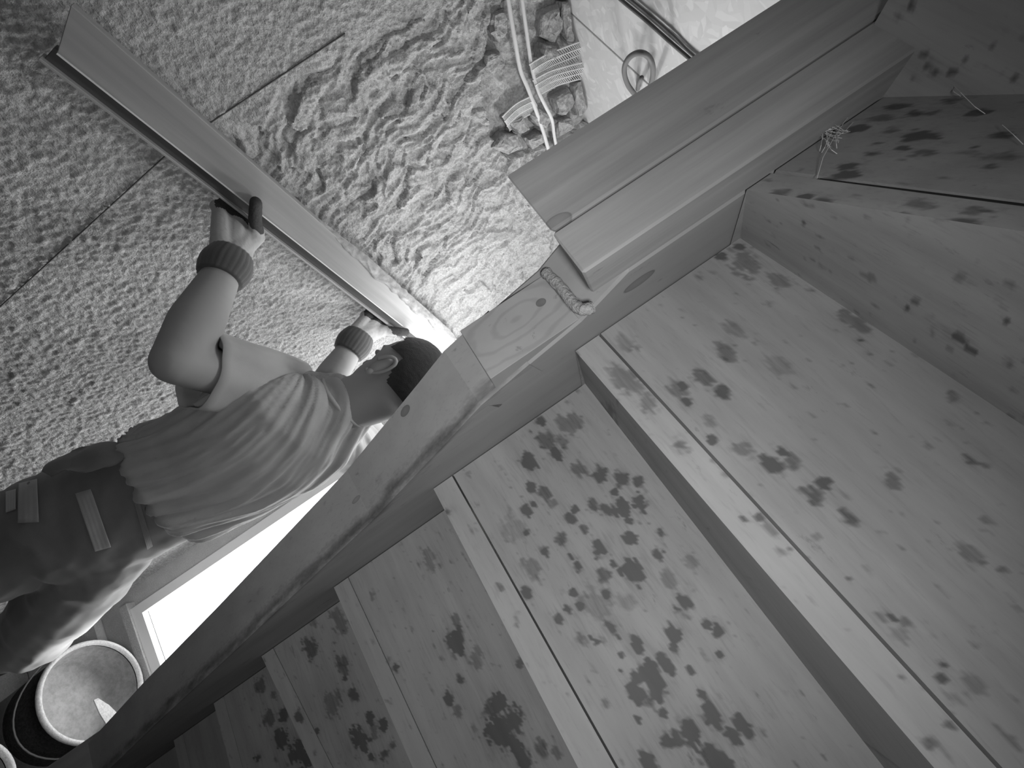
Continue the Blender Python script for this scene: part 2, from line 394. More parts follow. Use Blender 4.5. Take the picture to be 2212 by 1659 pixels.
# ceiling of strand boards
def osb(nt, b):
    mp = tex(nt, (1, 1, 1)); mp.inputs['Rotation'].default_value = (0, 0, 0.5)
    w_ = N(nt, 'ShaderNodeTexNoise', Scale=10.0, Detail=2.0); L(nt, mp, 0, w_, 'Vector')
    mx = N(nt, 'ShaderNodeMix', data_type='VECTOR') if False else None
    ad = N(nt, 'ShaderNodeVectorMath', operation='MULTIPLY_ADD'); L(nt, w_, 'Color', ad, 0); ad.inputs[1].default_value = (0.05, 0.05, 0.0); L(nt, mp, 0, ad, 2)
    cols = []
    for (rot, sx, sy) in ((0.3, 95, 26), (1.4, 80, 24)):
        sc = N(nt, 'ShaderNodeMapping'); sc.inputs['Scale'].default_value = (sx, sy, 1); rt = N(nt, 'ShaderNodeMapping'); rt.inputs['Rotation'].default_value = (0, 0, rot)
        L(nt, ad, 0, rt, 0); L(nt, rt, 0, sc, 0)
        vo = N(nt, 'ShaderNodeTexVoronoi', Scale=1.0); L(nt, sc, 0, vo, 'Vector'); cols.append(vo)
    sel = N(nt, 'ShaderNodeTexNoise', Scale=28.0, Detail=1.0); L(nt, mp, 0, sel, 'Vector'); rs = ramp(nt, sel, 0, [(0.48, 0.0), (0.52, 1.0)])
    m = nt.nodes.new('ShaderNodeMix'); m.data_type = 'RGBA'; L(nt, rs, 0, m, 0); nt.links.new(cols[0].outputs['Color'], m.inputs[6]); nt.links.new(cols[1].outputs['Color'], m.inputs[7])
    r = ramp(nt, m, 2, [(0.0, 0.50), (0.12, 0.60), (0.6, 0.64), (1.0, 0.78)])
    L(nt, r, 0, b, 'Base Color')
    bp = N(nt, 'ShaderNodeBump', Strength=0.25, Distance=0.001); L(nt, m, 2, bp, 'Height'); L(nt, bp, 0, b, 'Normal')
M_osb = mat('strand_board', 0.6, 0.6, osb)
CZ = 0.71
E1 = Vector((math.sin(math.radians(106)), math.cos(math.radians(106)), 0)); E2 = Vector((math.sin(math.radians(16)), math.cos(math.radians(16)), 0))
CMAT = Matrix(((E1.x, E2.x, 0, 0), (E1.y, E2.y, 0, 0), (0, 0, 1, CAMZ + CZ), (0, 0, 0, 1)))
ceiling = link('ceiling', box('ceiling', -3.0, 1.9, -1.6, 2.9, 0.02, 0.10, 0), M_plain, kind='structure', matrix=CMAT)
j1 = PZ(1300, 90, CZ).dot(E2); j2 = PZ(1440, 60, CZ).dot(E2)
for (a, b) in ((-0.6, j2 - 0.0015), (j2 + 0.0015, j1 - 0.0015), (j1 + 0.0015, j1 + 0.6)):
    edge = wc(WP(1270, 245))  # boards run on into the wall
    link('strand_board', box('strand_board', -2.6, 1.2, a, b, 0.0, 0.018, 0.001), M_osb, parent=ceiling, matrix=CMAT)

# ================================================================== STAIRS
def stain_attr(me, blobs, fn):
    """blobs: (a, b, radius, strength) in the 2-D coordinates returned by fn(vertex)"""
    n = len(me.vertices); co = np.empty(n * 3); me.vertices.foreach_get('co', co); co = co.reshape(-1, 3)
    a, b = fn(co); val = np.zeros(n)
    na = fbm(a * 190, b * 420, 3, 17); nb = fbm(a * 45, b * 110, 3, 27)
    for (x, y, r, s) in blobs:
        d = np.sqrt(((a - x) / (r * 1.15)) ** 2 + ((b - y) / (r * 0.95)) ** 2)
        v = s * np.clip((1.42 - d - 1.25 * nb - 0.8 * na) * 2.6, 0, 1)
        val = np.maximum(val, v)
    halo = np.zeros(n)
    for (x, y, r, s) in blobs:
        d2 = ((a - x) / (r * 2.4)) ** 2 + ((b - y) / (r * 2.4)) ** 2
        halo = np.maximum(halo, 0.22 * s * np.exp(-d2))
    speck = np.clip((fbm(a * 60, b * 130, 3, 77) - 0.42) * 4, 0, 1) * 0.4 + np.clip((fbm(a * 160, b * 260, 2, 57) - 0.55) * 5, 0, 1) * 0.45
    val = np.clip(val + halo + speck, 0, 1)
    at = me.attributes.new('stain', 'FLOAT', 'POINT'); at.data.foreach_set('value', val)
def grid_board(name, corners, back, nu, nv, bow=0.0):
    """a board whose visible face is a fine grid; corners a,b,c,d = (u0,v0),(u1,v0),(u1,v1),(u0,v1); back = offset vector"""
    a, b, c, d = [Vector(q) for q in corners]; V = []; Fc = []
    for j in range(nv + 1):
        for i in range(nu + 1):
            u = i / nu; v = j / nv
            V.append((a * (1 - u) + b * u) * (1 - v) + (d * (1 - u) + c * u) * v)
    for j in range(nv):
        for i in range(nu):
            k = j * (nu + 1) + i; Fc.append((k, k + 1, k + nu + 2, k + nu + 1))
    o = len(V); V += [a + back, b + back, c + back, d + back]
    ia, ib, ic, id_ = 0, nu, (nu + 1) * (nv + 1) - 1, (nu + 1) * nv
    Fc += [(o, o + 1, o + 2, o + 3), tuple(list(range(0, nu + 1)) + [o + 1, o]), tuple(list(range(id_, ic + 1)) + [o + 2, o + 3]),
           tuple([j * (nu + 1) for j in range(nv + 1)] + [o + 3, o]), tuple([j * (nu + 1) + nu for j in range(nv + 1)] + [o + 2, o + 1])]
    return pyd(name, V, Fc)

# each step: position of the riser back at the inner string (r0), slope per metre across, tread underside z, thickness
ST = {2: (-0.163, -0.590, 0.236, 0.026), 1: (-0.0900, -0.105, 0.0802, 0.0235), 0: (0.012, -0.115, -0.0956, 0.0205),
      -1: (0.128, -0.06, -0.2825, 0.0180), -2: (0.2325, -0.05, -0.4695, 0.018), -3: (0.336, -0.05, -0.642, 0.018),
      -4: (0.420, -0.05, -0.800, 0.018), -5: (0.505, -0.05, -0.955, 0.018)}
for k in range(-6, -11, -1):
    r0, sl, z, t = ST[k + 1]
    if z - 0.165 > -CAMZ + 0.02: ST[k] = (r0 + 0.09, -0.05, z - 0.165, t)
ks = sorted(ST)
WIDE = 0.80
Z3 = 0.342
spots = {}
def zm2(l): return [(x * .5027 + 500, y * .5027 + 900, r * .5027, s) for (x, y, r, s) in l]
def zm1(l): return [(x * .5027 + 1100, y * .5027 + 300, r * .5027, s) for (x, y, r, s) in l]
def zmA(l): return [(x * .337 + 1600, y * .337 + 1100, r * .337, s) for (x, y, r, s) in l]
def zmB(l): return [(x * .3219 + 1500, y * .3219, r * .3219, s) for (x, y, r, s) in l]
f_ = 0.34
spots[0] = zm2([(1270,200,30,.8),(1330,20,14,.7),(1400,160,22,.8),(1440,40,35,.4),(1470,20,30,.45),(1350,100,28,.5),(1420,100,25,.4),(1590,250,28,.7),(1680,270,25,.7),(1750,275,18,.7),(1500,230,28,.5),
 (1290,305,16,.8),(1265,405,20,.8),(1300,375,12,.9),(1345,325,22,.6),(1380,375,15,.4),(1645,325,10,1),(1675,400,32,1),(1610,400,22,.7),(1750,370,28,1),(1765,405,15,.8),(1705,450,16,1),(1475,400,10,1),(1450,438,18,.7),
 (1557,378,18,.6),(1270,500,12,.8),(1420,530,20,.6),(1345,580,16,.7),(1515,485,14,.6),(1590,570,28,.9),(1710,520,20,.7),(1840,495,14,.7),(1840,590,18,.7),(1975,610,24,.3),(1735,660,38,1),(1670,670,12,1),(1600,680,26,.6),
 (1640,630,10,1),(1490,645,14,.9),(1460,605,10,.9),(1290,650,34,.35),(1265,760,18,1),(1470,755,12,.9),(1495,818,15,1),(1445,830,13,.9),(1412,868,18,1),(1610,760,12,.9),(1625,905,26,1),(1945,800,24,1),(1920,830,20,.8),
 (1905,935,26,1),(2090,910,22,1),(2045,895,14,1),(1745,980,24,1),(1893,990,12,.9),(1660,950,12,.8),(1495,960,22,.5),(1545,950,8,1),(1570,970,8,1),(2100,1025,14,.9),(1675,1025,8,1),(1675,1095,8,1),
 (1860,1050,30,1),(1810,1075,24,1),(1770,1100,24,1),(1740,1120,22,1),(1720,1165,18,1),(1745,1195,24,1),(1790,1225,20,.6),(1885,1080,18,1),(1835,1165,32,1),(1855,1275,15,1),(1610,1235,14,.4),(2020,1190,14,.9),
 (1975,1095,12,.8),(2065,1260,28,1),(2080,1300,40,1),(1970,1350,40,.9),(1910,1380,22,.8),(1870,1390,25,.7),(2150,1360,32,1),(2190,1330,34,1),(2075,1470,45,1),(2110,1490,30,1),(1790,1490,28,1),(1745,1300,10,.8),
 (1700,790,30,.25),(1560,800,60,.25),(1880,700,30,.3),(1210,480,45,.2)])
spots[-1] = zm2([(960,880,20,.45),(965,960,38,.8),(1050,1030,30,.35),(930,1215,18,.8),(985,1130,14,.6),(702,1080,13,1),(1150,1220,30,.9),(1110,1260,22,.6),(1150,1370,45,1),(1220,1400,30,1),(1210,1310,45,.7),(1330,1430,28,.5),
 (1395,1440,18,.4),(1260,1480,30,.8),(1240,1060,14,.5),(850,610,30,.3),(975,1265,20,.4),(605,770,14,.3)])
spots[-2] = zm2([(335,1000,32,.6),(350,880,20,.3),(470,1060,30,.5),(450,860,26,.4),(470,900,26,.4),(485,1125,8,.7),(440,1240,36,.35),(525,1200,20,.7),(595,1300,16,1),(650,1330,18,.8),(545,1390,32,.9),(565,1420,18,1),(365,1350,14,.9),
 (600,1460,12,.9),(660,1450,18,.6),(610,1340,24,.4),(690,1410,18,.5)])
spots[-3] = zm2([(125,1150,22,.5),(220,1285,20,.8),(215,1385,26,.9),(290,1445,38,1),(155,1290,24,.5),(325,1480,20,.8),(115,1465,12,1),(180,1190,14,.4)])
spots[1] = zm1([(845,1030,34,.5),(720,1080,34,.4),(760,1135,18,1),(750,1065,16,.8),(915,1085,24,.7),(930,920,30,.45),(875,1290,14,1),(990,460,13,.8),(915,500,15,.8),(1030,540,46,.4),(1150,610,28,.35),
 (1300,650,9,.8),(1440,760,24,.4),(1500,800,34,.4),(1505,865,14,.8),(1550,915,14,.4),(1140,1400,36,.7),(1225,1385,24,.5),(1170,1345,13,1),(1320,1530,40,.6),(1340,1490,26,.7),(1450,1625,28,.6),
 (1650,1470,25,.4),(865,1215,25,.25),(500,870,30,.25),(1990,1385,20,.5),(2050,1405,15,.4),(1910,1110,20,.4),(1000,1330,30,.35),(1150,970,40,.2),(960,820,30,.25)]) + \
 zmA([(960,695,22,1),(1295,1000,18,1),(1295,1090,22,.7),(900,690,30,.35),(690,455,16,.6),(1170,465,12,.5),(1060,720,22,.4),(680,60,40,.35),(490,170,25,.3),(1020,820,45,.25),(1500,1130,60,.3),
 (1350,1200,40,.25),(1480,280,50,.3),(1680,390,22,.4),(1560,70,30,.3)])
spots[2] = zmB([(1100,862,22,.9),(1520,910,36,.7),(1400,995,20,.9),(1530,1020,36,.45),(1040,1115,22,.9),(1060,1170,26,.9),(970,1180,26,.7),(1890,760,26,.8),(1430,945,18,.7),(1480,755,30,.5),(1600,755,24,.5),(1990,1120,22,.6),
 (1870,990,15,.7),(1320,880,26,.5),(1720,670,30,.5),(2080,905,30,.6),(1200,1030,14,.6),(1230,960,12,.6),(1350,720,24,.6),(1420,710,16,.6),(1480,1040,24,.4),(1250,800,30,.4),(2090,1050,40,.3)])
edge_spots = {1: zm1([(490,1030,45,.4),(600,1140,34,.35),(730,1305,30,.5),(1080,1625,16,.7),(1010,1635,10,.7)]) + zmA([(120,50,22,.6),(20,60,14,.7),(200,130,34,.35),(310,250,14,.5),(1340,1385,24,.5),(1210,1510,24,.5),(1175,1140,10,.8),(1030,1080,14,.4)]),
 0: zm2([(925,410,16,.6),(1155,735,14,.5)]), 2: zmB([(580,1290,26,.5),(740,1320,20,.8),(870,1350,30,.6),(1480,1370,50,.4),(1830,1490,40,.6),(900,1420,22,.5),(1380,1440,30,.5),(2080,1320,24,.6),(1890,1410,30,.5)]),
 -2: zm2([(215,1385,20,.6),(290,1290,16,.7)])}
under_spots = {2: zm1([(1700,735,13,1),(1795,830,11,1),(1905,870,30,1),(1940,925,22,1),(1790,775,8,1),(1815,665,8,.8),(2150,765,8,.8),(2110,980,14,.6),(1740,700,14,.5),(1340,540,8,.6),(1560,580,24,.3),(1340,310,8,.7),(1990,560,24,.3),(2010,590,14,.3)]),
 3: zmB([(1560,430,26,.6),(1620,480,26,.6),(1720,485,22,.7),(1840,297,11,.9),(1550,380,26,.5),(1460,20,25,.8),(2140,530,20,.6),(1400,400,16,.4),(2200,260,10,.8),(1480,520,24,.4),(1810,410,14,.5),(1890,455,14,.5)])}

stair = empty('winding_staircase', S(0.2, 0.4, -CAMZ), 'pale wooden winding staircase seen from beneath, with mould-stained riser backs', 'staircase')
M_riser = wood(0.36, 'x', attr=True)
M_tread = wood(0.40, 'x', attr=True)
M_str = wood(0.34, 'z')
SINV = SMAT.inverted()
def to2(sp, r0, sl):                           # pixel spots -> board coordinates (across, up) on that riser plane
    q = S(r0, 0, 0); n = (RD - WD * sl).normalized(); out = []
    for (x, y, r, s) in sp:
        p = SL(PP(x, y, q, n)); d = (PP(x + 1, y, q, n) - PP(x, y, q, n)).length; e = (PP(x, y + 1, q, n) - PP(x, y, q, n)).length
        out.append((p.x, p.z, r * (d * e) ** 0.5 * 0.9, s))
    return out
def to2z(sp, z):
    out = []
    for (x, y, r, s) in sp:
        p = SL(PZ(x, y, z)); d = (PZ(x + 1, y, z) - PZ(x, y, z)).length; e = (PZ(x, y + 1, z) - PZ(x, y, z)).length
        out.append((p.x, p.y, r * (d * e) ** 0.5 * 0.8, s))
    return out
# heights measured along both ends of each edge: lower tread edge, joint line, riser top
EDGE = {2: (((1610, 410), (2212, 500)), ((1696, 378), (2212, 446)), ((1925, 196), (2212, 192))),
        1: (((1240, 755), (2018, 1659)), ((1291, 722), (2153, 1659)), ((1600, 515), (2212, 920))),
        0: (((935, 1053), (1249, 1659)), ((975, 1026), (1330, 1659)), ((1265, 830), (1910, 1659))),
        -1: (((720, 1266), (892, 1659)), ((751, 1247), (942, 1659)), None),
        -2: (((564, 1416), (678, 1659)), ((589, 1399), (719, 1659)), None)}
def zline(k, which):
    r0, sl, z, t = ST[k]
    if k in EDGE and EDGE[k][which]:
        q = S(r0, 0, 0); n = (RD - WD * sl).normalized()
        a, b = [SL(PP(px, py, q, n)) for (px, py) in EDGE[k][which]]
        m = (b.z - a.z) / (b.x - a.x); return lambda x: a.z + m * (x - a.x)
    if which == 0: return lambda x: z
    if which == 1: return lambda x: z + t
    f = zline(k + 1, 0) if k + 1 in ST else (lambda x: Z3)
    return lambda x: f(x) + 0.0015
def surf(name, p00, p10, p11, p01, nu, nv):
    V = []; Fc = []
    for j in range(nv + 1):
        for i in range(nu + 1):
            u, v = i / nu, j / nv; V.append((p00 * (1 - u) + p10 * u) * (1 - v) + (p01 * (1 - u) + p11 * u) * v)
    for j in range(nv):
        for i in range(nu): k = j * (nu + 1) + i; Fc.append((k, k + 1, k + nu + 2, k + nu + 1))
    return V, Fc
for k in ks:
    r0, sl, z, t = ST[k]; w1 = WIDE if k < 2 else 0.50
    zl, zb, zt = zline(k, 0), zline(k, 1), zline(k, 2)
    near = k >= -3; nu = int(w1 / 0.0022) if near else 60
    gap = {2: 0.0040, 1: 0.0022, 0: 0.0019}.get(k, 0.0010)
    x0_ = 0.0011; pr = lambda x, zz_: Vector((x, r0 + sl * x, zz_))
    me = grid_board('riser', (pr(x0_, zb(x0_) + gap), pr(w1, zb(w1) + gap), pr(w1, zt(w1) + 0.001), pr(x0_, zt(x0_) + 0.001)), Vector((0, 0.018, 0)), nu, max(8, int((zt(0) - zb(0)) / 0.0022)) if near else 20)
    stain_attr(me, to2(spots.get(k, []), r0, sl), lambda c: (c[:, 0], c[:, 2]))
    link('riser', me, M_riser, parent=stair, matrix=SMAT)
    if k == 2:                                  # shadow of the open joint, put in as a dark strip
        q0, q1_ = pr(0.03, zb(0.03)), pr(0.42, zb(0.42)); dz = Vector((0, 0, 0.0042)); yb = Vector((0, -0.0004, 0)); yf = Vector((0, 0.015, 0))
        link('joint_shadow', hexa('joint_shadow', [q0 + yb, q1_ + yb, q1_ + yf, q0 + yf], [q0 + yb + dz * .2, q1_ + yb + dz, q1_ + yf + dz, q0 + yf + dz * .2], 0), mat('joint_shade', 0.02, 0.9), parent=stair, matrix=SMAT)
    # tread: visible back edge, underside running to the riser below, and the body between
    if k - 1 in ST: rp, slp = ST[k - 1][:2]; ztp = zline(k - 1, 2)
    else: rp, slp = r0 + 0.1, sl; ztp = zl
    fr = lambda x: Vector((x, rp + slp * x, ztp(x)))
    a, b = pr(x0_, zl(x0_)), pr(w1, zl(w1)); c, d = pr(w1, zb(w1)), pr(x0_, zb(x0_))
    if k == 2: b = pr(0.42, zl(0.42)); c = pr(0.42, zb(0.42)); 
    e, f = fr(x0_), fr(w1); g_, h_ = e + Vector((0, 0.045, 0)), f + Vector((0, 0.045, 0)); 
    th = Vector((0, 0, zb(0) - zl(0)))
    def gable(p0, p1, p2, p3): return [p0, p1, p2, p3], [(0, 1, 2, 3)]
    s1_ = surf('s', a, b, c, d, nu, 10 if near else 3); s2_ = surf('s', a, b, f, e, nu if near else 30, 30 if k == 2 else 12)
    geo = [s1_, s2_, gable(d, c, h_ + th, g_ + th), gable(e, f, h_, g_), gable(g_, h_, h_ + th, g_ + th), gable(b, c, h_ + th, h_), gable(a, d, g_ + th, g_)]
    V, Fc = join_geo(geo); me = pyd('tread', V, Fc)
    es = to2(edge_spots.get(k, []), r0, sl)
    n1_ = len(s1_[0])
    stain_attr(me, es, lambda c: (c[:, 0], c[:, 2]))
    if k == 2:
        v1 = np.empty(len(me.vertices)); me.attributes['stain'].data.foreach_get('value', v1); me.attributes.remove(me.attributes['stain'])
        stain_attr(me, to2z(under_spots[2], 0.245), lambda c: (c[:, 0], c[:, 1]))
        v2 = np.empty(len(me.vertices)); me.attributes['stain'].data.foreach_get('value', v2); v2[:n1_] = v1[:n1_]; me.attributes['stain'].data.foreach_set('value', v2)
    link('tread', me, M_tread, parent=stair, matrix=SMAT)
# underside of the second winder as its own thin grid skin is carried by the tread; stains on it:
# third winder tread: large board above the camera, notched round the newel
pw = [(-0.026, -0.193), (0.30, -0.193), (0.30, -0.62), (-0.026, -0.62)]
q1 = SL(PZ(1870, 83, Z3)); q2 = SL(PZ(1953, 0, Z3)); e1 = SL(PZ(1925, 196, Z3)); e2 = SL(PZ(2212, 192, Z3))
dirw = (e2 - e1).normalized()
xs = 170; V = []; Fc = []
A = Vector((q1.x, e1.y + 0.03, 0)); far_r = lambda x: e1.y + (e2.y - e1.y) / (e2.x - e1.x) * (x - e1.x) + 0.03
x_lo, x_hi, r_lo = q1.x, 0.42, -0.75
nx, nr = 200, 160
for i in range(nx + 1):
    x = x_lo + (x_hi - x_lo) * i / nx
    rh = min(far_r(x), far_r(e1.x)) if x < e1.x else far_r(x)
    for j in range(nr + 1):
        V.append((x, r_lo + (rh - r_lo) * j / nr, Z3))
for i in range(nx):
    for j in range(nr):
        k = i * (nr + 1) + j; Fc.append((k, k + 1, k + nr + 2, k + nr + 1))
o = len(V); cs = [0, nr, (nx + 1) * (nr + 1) - 1, nx * (nr + 1)]
V += [(V[c][0], V[c][1], Z3 + 0.03) for c in cs]
Fc += [(o, o + 1, o + 2, o + 3), tuple(list(range(0, nr + 1)) + [o + 1, o]), tuple([i * (nr + 1) for i in range(nx + 1)] + [o + 3, o])]
me = pyd('tread', V, Fc); stain_attr(me, to2z(under_spots[3], Z3), lambda c: (c[:, 0], c[:, 1]))
link('tread', me, M_tread, parent=stair, matrix=SMAT)

# inner string (closed): bottom profile read along the flight
prof = [(-0.160, 0.0865), (-0.134, 0.0865), (-0.122, 0.04), (-0.108, -0.006), (-0.086, -0.04), (-0.018, -0.150), (0.036, -0.262), (0.105, -0.405), (0.194, -0.600), (0.277, -0.765), (0.60, -1.40), (0.80, -1.84)]
bot = prof[1:]
top = [(1.02, -1.84), (0.62, -0.90), (0.28, -0.15), (0.05, 0.34), (0.05, 0.42), (-0.160, 0.42)]
poly = [(-0.160, 0.125)] + bot + top
def kn(px, py, off, rx, ry, rz, dark=0.6):
    n = WD; p = SL(PP(px, py, S(0, off, 0), n)); return (p.x, p.y, p.z, rx, ry, rz, dark)
def knb(px, py, r_, rx, ry, rz, dark=.6):
    p = SL(PP(px, py, S(r_, 0, 0), RD)); return (p.x, p.y, p.z, rx, ry, rz, dark)
kn1 = kn(1381, 608, 0, .01, .007, .0155, .62)
# bottom-face knots: find where the ray meets the slanted underside
def kunder(px, py, a, b, rx, ry, rz, dark=.55):
    (ra, za), (rb, zb_) = a, b
    p0 = S(ra, 0, za); d = (S(rb, 0, zb_) - p0); n = d.cross(WD).normalized(); p = SL(PP(px, py, p0, n)); return (p.x, p.y, p.z, rx, ry, rz, dark)
ku1 = kunder(877, 888, (-0.086, -0.04), (-0.018, -0.150), .0042, .012, .007, .5)
ku2 = kunder(771, 1079, (-0.018, -0.150), (0.036, -0.262), .0025, .012, .007, .7)
M_string = wood(0.36, 'z', knots=[kn1, ku1, ku2], lo=0.86, gs=0.7)
me = prism('stringer', poly, None, -0.055, 0.0, lambda p, d: (d, p[0], p[1]), 0.002)
link('stringer', me, M_string, parent=stair, matrix=SMAT)
# knotty block let in at the head of the string
kb = knb(1168, 650, -0.137, .0035, .02, .0045, .5)
me = hexa('stringer_block', [(-0.0475, -0.1348, 0.012), (-0.002, -0.1348, 0.010), (-0.002, -0.10, 0.010), (-0.0475, -0.10, 0.012)],
          [(-0.0475, -0.1348, 0.0865), (-0.002, -0.1348, 0.0865), (-0.002, -0.10, 0.0865), (-0.0475, -0.10, 0.0865)], 0.0004)
M_block = wood(0.39, 'y', lo=0.86, gs=0.35, knots=[kb], ring=True)
# newel: two laminated squares hanging from the floor above
newel = empty('newel_post', S(-0.18, -0.045, 0.086), 'hanging newel of two glued square timbers with a dark joint, cut off square below', 'post')
M_newel = wood(0.42, 'z', lo=0.72, gs=1.6, knots=[knb(1205, 480, -0.195, .006, .02, .011, .72)])
link('outer_timber', hexa('outer_timber', [(-0.0905, -0.195, 0.0925), (-0.0350, -0.195, 0.0895), (-0.0350, -0.160, 0.118), (-0.0905, -0.160, 0.118)],
     [(-0.0905, -0.195, CZ), (-0.0350, -0.195, CZ), (-0.0350, -0.160, CZ), (-0.0905, -0.160, CZ)], 0.0015), M_newel, parent=newel, matrix=SMAT)
link('inner_timber', hexa('inner_timber', [(-0.0338, -0.195, 0.0890), (0.0005, -0.195, 0.0870), (0.0005, -0.163, 0.095), (-0.0338, -0.163, 0.108)],
     [(-0.0338, -0.195, CZ), (0.0005, -0.195, CZ), (0.0005, -0.163, CZ), (-0.0338, -0.163, CZ)], 0.0015), M_newel, parent=newel, matrix=SMAT)
link('stringer_block', me, M_block, parent=stair, matrix=SMAT)
# batten and glue bead under the newel
M_glue = mortar('glue', 0.5, 300, 60, 0.8)
gl = spline([S(-0.1390, -0.046, 0.0885), S(-0.146, -0.024, 0.0875), S(-0.152, -0.006, 0.085), S(-0.156, 0.003, 0.086), S(-0.155, 0.005, 0.092)], 8)
link('glue_bead', tube('glue_bead', gl, [0.0042 + 0.0010 * mn.noise(Vector((i * .6, 0, 0))) for i in range(len(gl))], 10), M_glue, parent=stair)
# frayed, stained lower edge of the string
V = []; Fc = []; bq_ = [Vector((a, b, 0)) for a, b in bot[1:10]]; pr_ = [bq_[i].lerp(bq_[i + 1], j / 26) for i in range(len(bq_) - 1) for j in range(26)] + [bq_[-1]]; na_ = 22; cum = 0; rows = []
for i, p in enumerate(pr_):
    t = (pr_[min(i + 1, len(pr_) - 1)] - pr_[max(i - 1, 0)]).normalized(); nn_ = Vector((-abs(t.y), -abs(t.x), 0)).normalized()
    if i: cum += (p - pr_[i - 1]).length
    for k in range(na_ + 1):
        f = k / na_
        if f < 0.72: x = -0.055 + 0.0554 * f / 0.72; q = p + nn_ * 0.0012
        else: x = 0.0007; q = p + nn_ * 0.0012 - nn_ * (f - 0.72) / 0.28 * 0.030
        V.append(Vector((x, q.x, q.y)))
    rows.append(cum)
nr_ = len(pr_)
for i in range(nr_ - 1):
    for k in range(na_): q = i * (na_ + 1) + k; Fc.append((q, q + 1, q + na_ + 2, q + na_ + 1))
me = pyd('string_edge', V, Fc)
cumv = np.repeat(np.array(rows), na_ + 1); fv = np.tile(np.arange(na_ + 1) / na_, nr_)
band = np.exp(-((fv - 0.66 - 0.04 * fbm(cumv * 20, fv * 2, 2, 3)) / 0.085) ** 2)
val = np.clip(band * (0.75 + 1.1 * fbm(cumv * 22, fv * 30, 3, 13)), 0, 1) * 0.72 + np.clip(fbm(cumv * 25, fv * 22, 3, 44) - 0.38, 0, 1) * 1.2
at = me.attributes.new('stain', 'FLOAT', 'POINT'); at.data.foreach_set('value', np.clip(val, 0, 1))
link('string_edge', me, wood(0.36, 'z', attr=True, knots=[ku1, ku2], lo=0.86, gs=0.7), parent=stair, matrix=SMAT)
# starting newel at the foot
link('starting_post', box('starting_post', -0.062, -0.004, 0.302, 0.362, -CAMZ + 0.0, -0.74, 0.002), wood(0.34, 'z'), parent=stair, matrix=SMAT)
# outer string along the right of the flight
topo = [(-0.35, 0.30), (-0.10, 0.42), (1.02, -1.84), (0.72, -1.84)]
link('stringer', prism('stringer', topo, None, WIDE, WIDE + 0.045, lambda p, d: (d, p[0], p[1]), 0.002), wood(0.34, 'z'), parent=stair, matrix=SMAT)

# ================================================================== CABLES AND LATH
M_cab = mat('white_conduit', 0.75, 0.4); M_dark = mat('grey_cable', 0.14, 0.45)
def cable(name, pxs, off, r, m, label, group=None):
    pts = spline([WP(x, y, o) for (x, y), o in zip(pxs, off)], 8)
    return tag(link(name, tube(name, pts, r, 10), m), label, 'cable', group)
cable('cable', [(1090, -60), (1099, 10), (1112, 85), (1124, 150), (1140, 190), (1153, 225), (1166, 262), (1178, 300), (1192, 350)], [.004, .004, .006, .004, .010, .014, .012, .010, .008], 0.0052, M_cab, 'pale cable run along the top of the rubble wall, farther from the ceiling')
cable('cable', [(1121, -60), (1129, 10), (1139, 80), (1148, 142), (1160, 190), (1176, 225), (1192, 258), (1197, 292), (1206, 340)], [.004, .004, .004, .006, .012, .018, .014, .010, .008], 0.0046, M_cab, 'pale cable run along the top of the rubble wall, nearer the strand board ceiling')
def lath(a, b, wdt_px, label, curve):
    """strip of expanded metal: long wires and short cross wires"""
    root = empty('plaster_lath', WP(*a), label, 'lath', 'metal lath strips over the cables')
    base = [Vector((a[0], a[1])), Vector(curve), Vector((b[0], b[1]))]
    geo = []; rows = []
    for j in range(4):
        off = (j - 1.5) / 3 * wdt_px
        pts = []
        for p in spline([v.to_3d() for v in base], 9):
            pts.append(WP(p.x + off * 0.45, p.y + off * 0.9, 0.004 + 0.012 * math.sin(j * 1.3 + 0.6)))
        rows.append(pts)
        link('wire', tube('wire', pts, 0.0013 if j % 3 else 0.0020, 6), M_cab, parent=root)
    for i in range(1, len(rows[0]) * 2 - 2):
        k, fr = divmod(i, 2)
        if k + 1 >= len(rows[0]): break
        for j in range(3):
            p = rows[j][k].lerp(rows[j][k + 1], fr * .5); q = rows[j + 1][k].lerp(rows[j + 1][k + 1], min(1, fr * .5 + .3)); geo.append(tube_geo([p, q], 0.0009, 4))
    V, Fc = join_geo(geo); link('cross_wires', pyd('cross_wires', V, Fc), M_cab, parent=root, kind='stuff')
lath((1152, 158), (1262, 108), 40, 'bent strip of expanded metal lath crossing both pale cables, upper one', (1190, 136))
lath((1158, 190), (1268, 150), 34, 'bent strip of expanded metal lath crossing both pale cables, lower one', (1200, 168))
lath((1092, 268), (1158, 222), 34, 'short strip of metal lath plastered in beside the two cables', (1122, 240))
# dark cables clipped under the ceiling boards
def ccable(pts, r, label, dz=-0.006, group=None):
    w = [PZ(x, y, CZ + dz + d) for (x, y, d) in pts]
    return tag(link('cable', tube('cable', spline(w, 8), r, 10), M_dark), label, 'cable', group)
ccable([(1328, -12, 0), (1350, 7, 0), (1395, 44, 0), (1440, 84, 0), (1486, 124, 0), (1530, 162, 0)], 0.0036, 'dark cable clipped flat under the strand board ceiling beside its twin, left of the pair')
ccable([(1352, -8, 0), (1370, 6, 0), (1414, 42, 0), (1455, 78, 0), (1490, 114, 0), (1540, 155, 0)], 0.0026, 'dark cable clipped flat under the strand board ceiling beside its twin, right of the pair')
lp = [(1372, 205, .0), (1358, 186, -.03), (1350, 165, -.05), (1349, 145, -.06), (1357, 127, -.06), (1372, 116, -.06), (1388, 115, -.06), (1402, 124, -.05), (1410, 142, -.04), (1410, 165, -.02), (1404, 190, .0)]
ccable(lp, 0.0056, 'loose loop of grey cable hanging from the strand board ceiling')
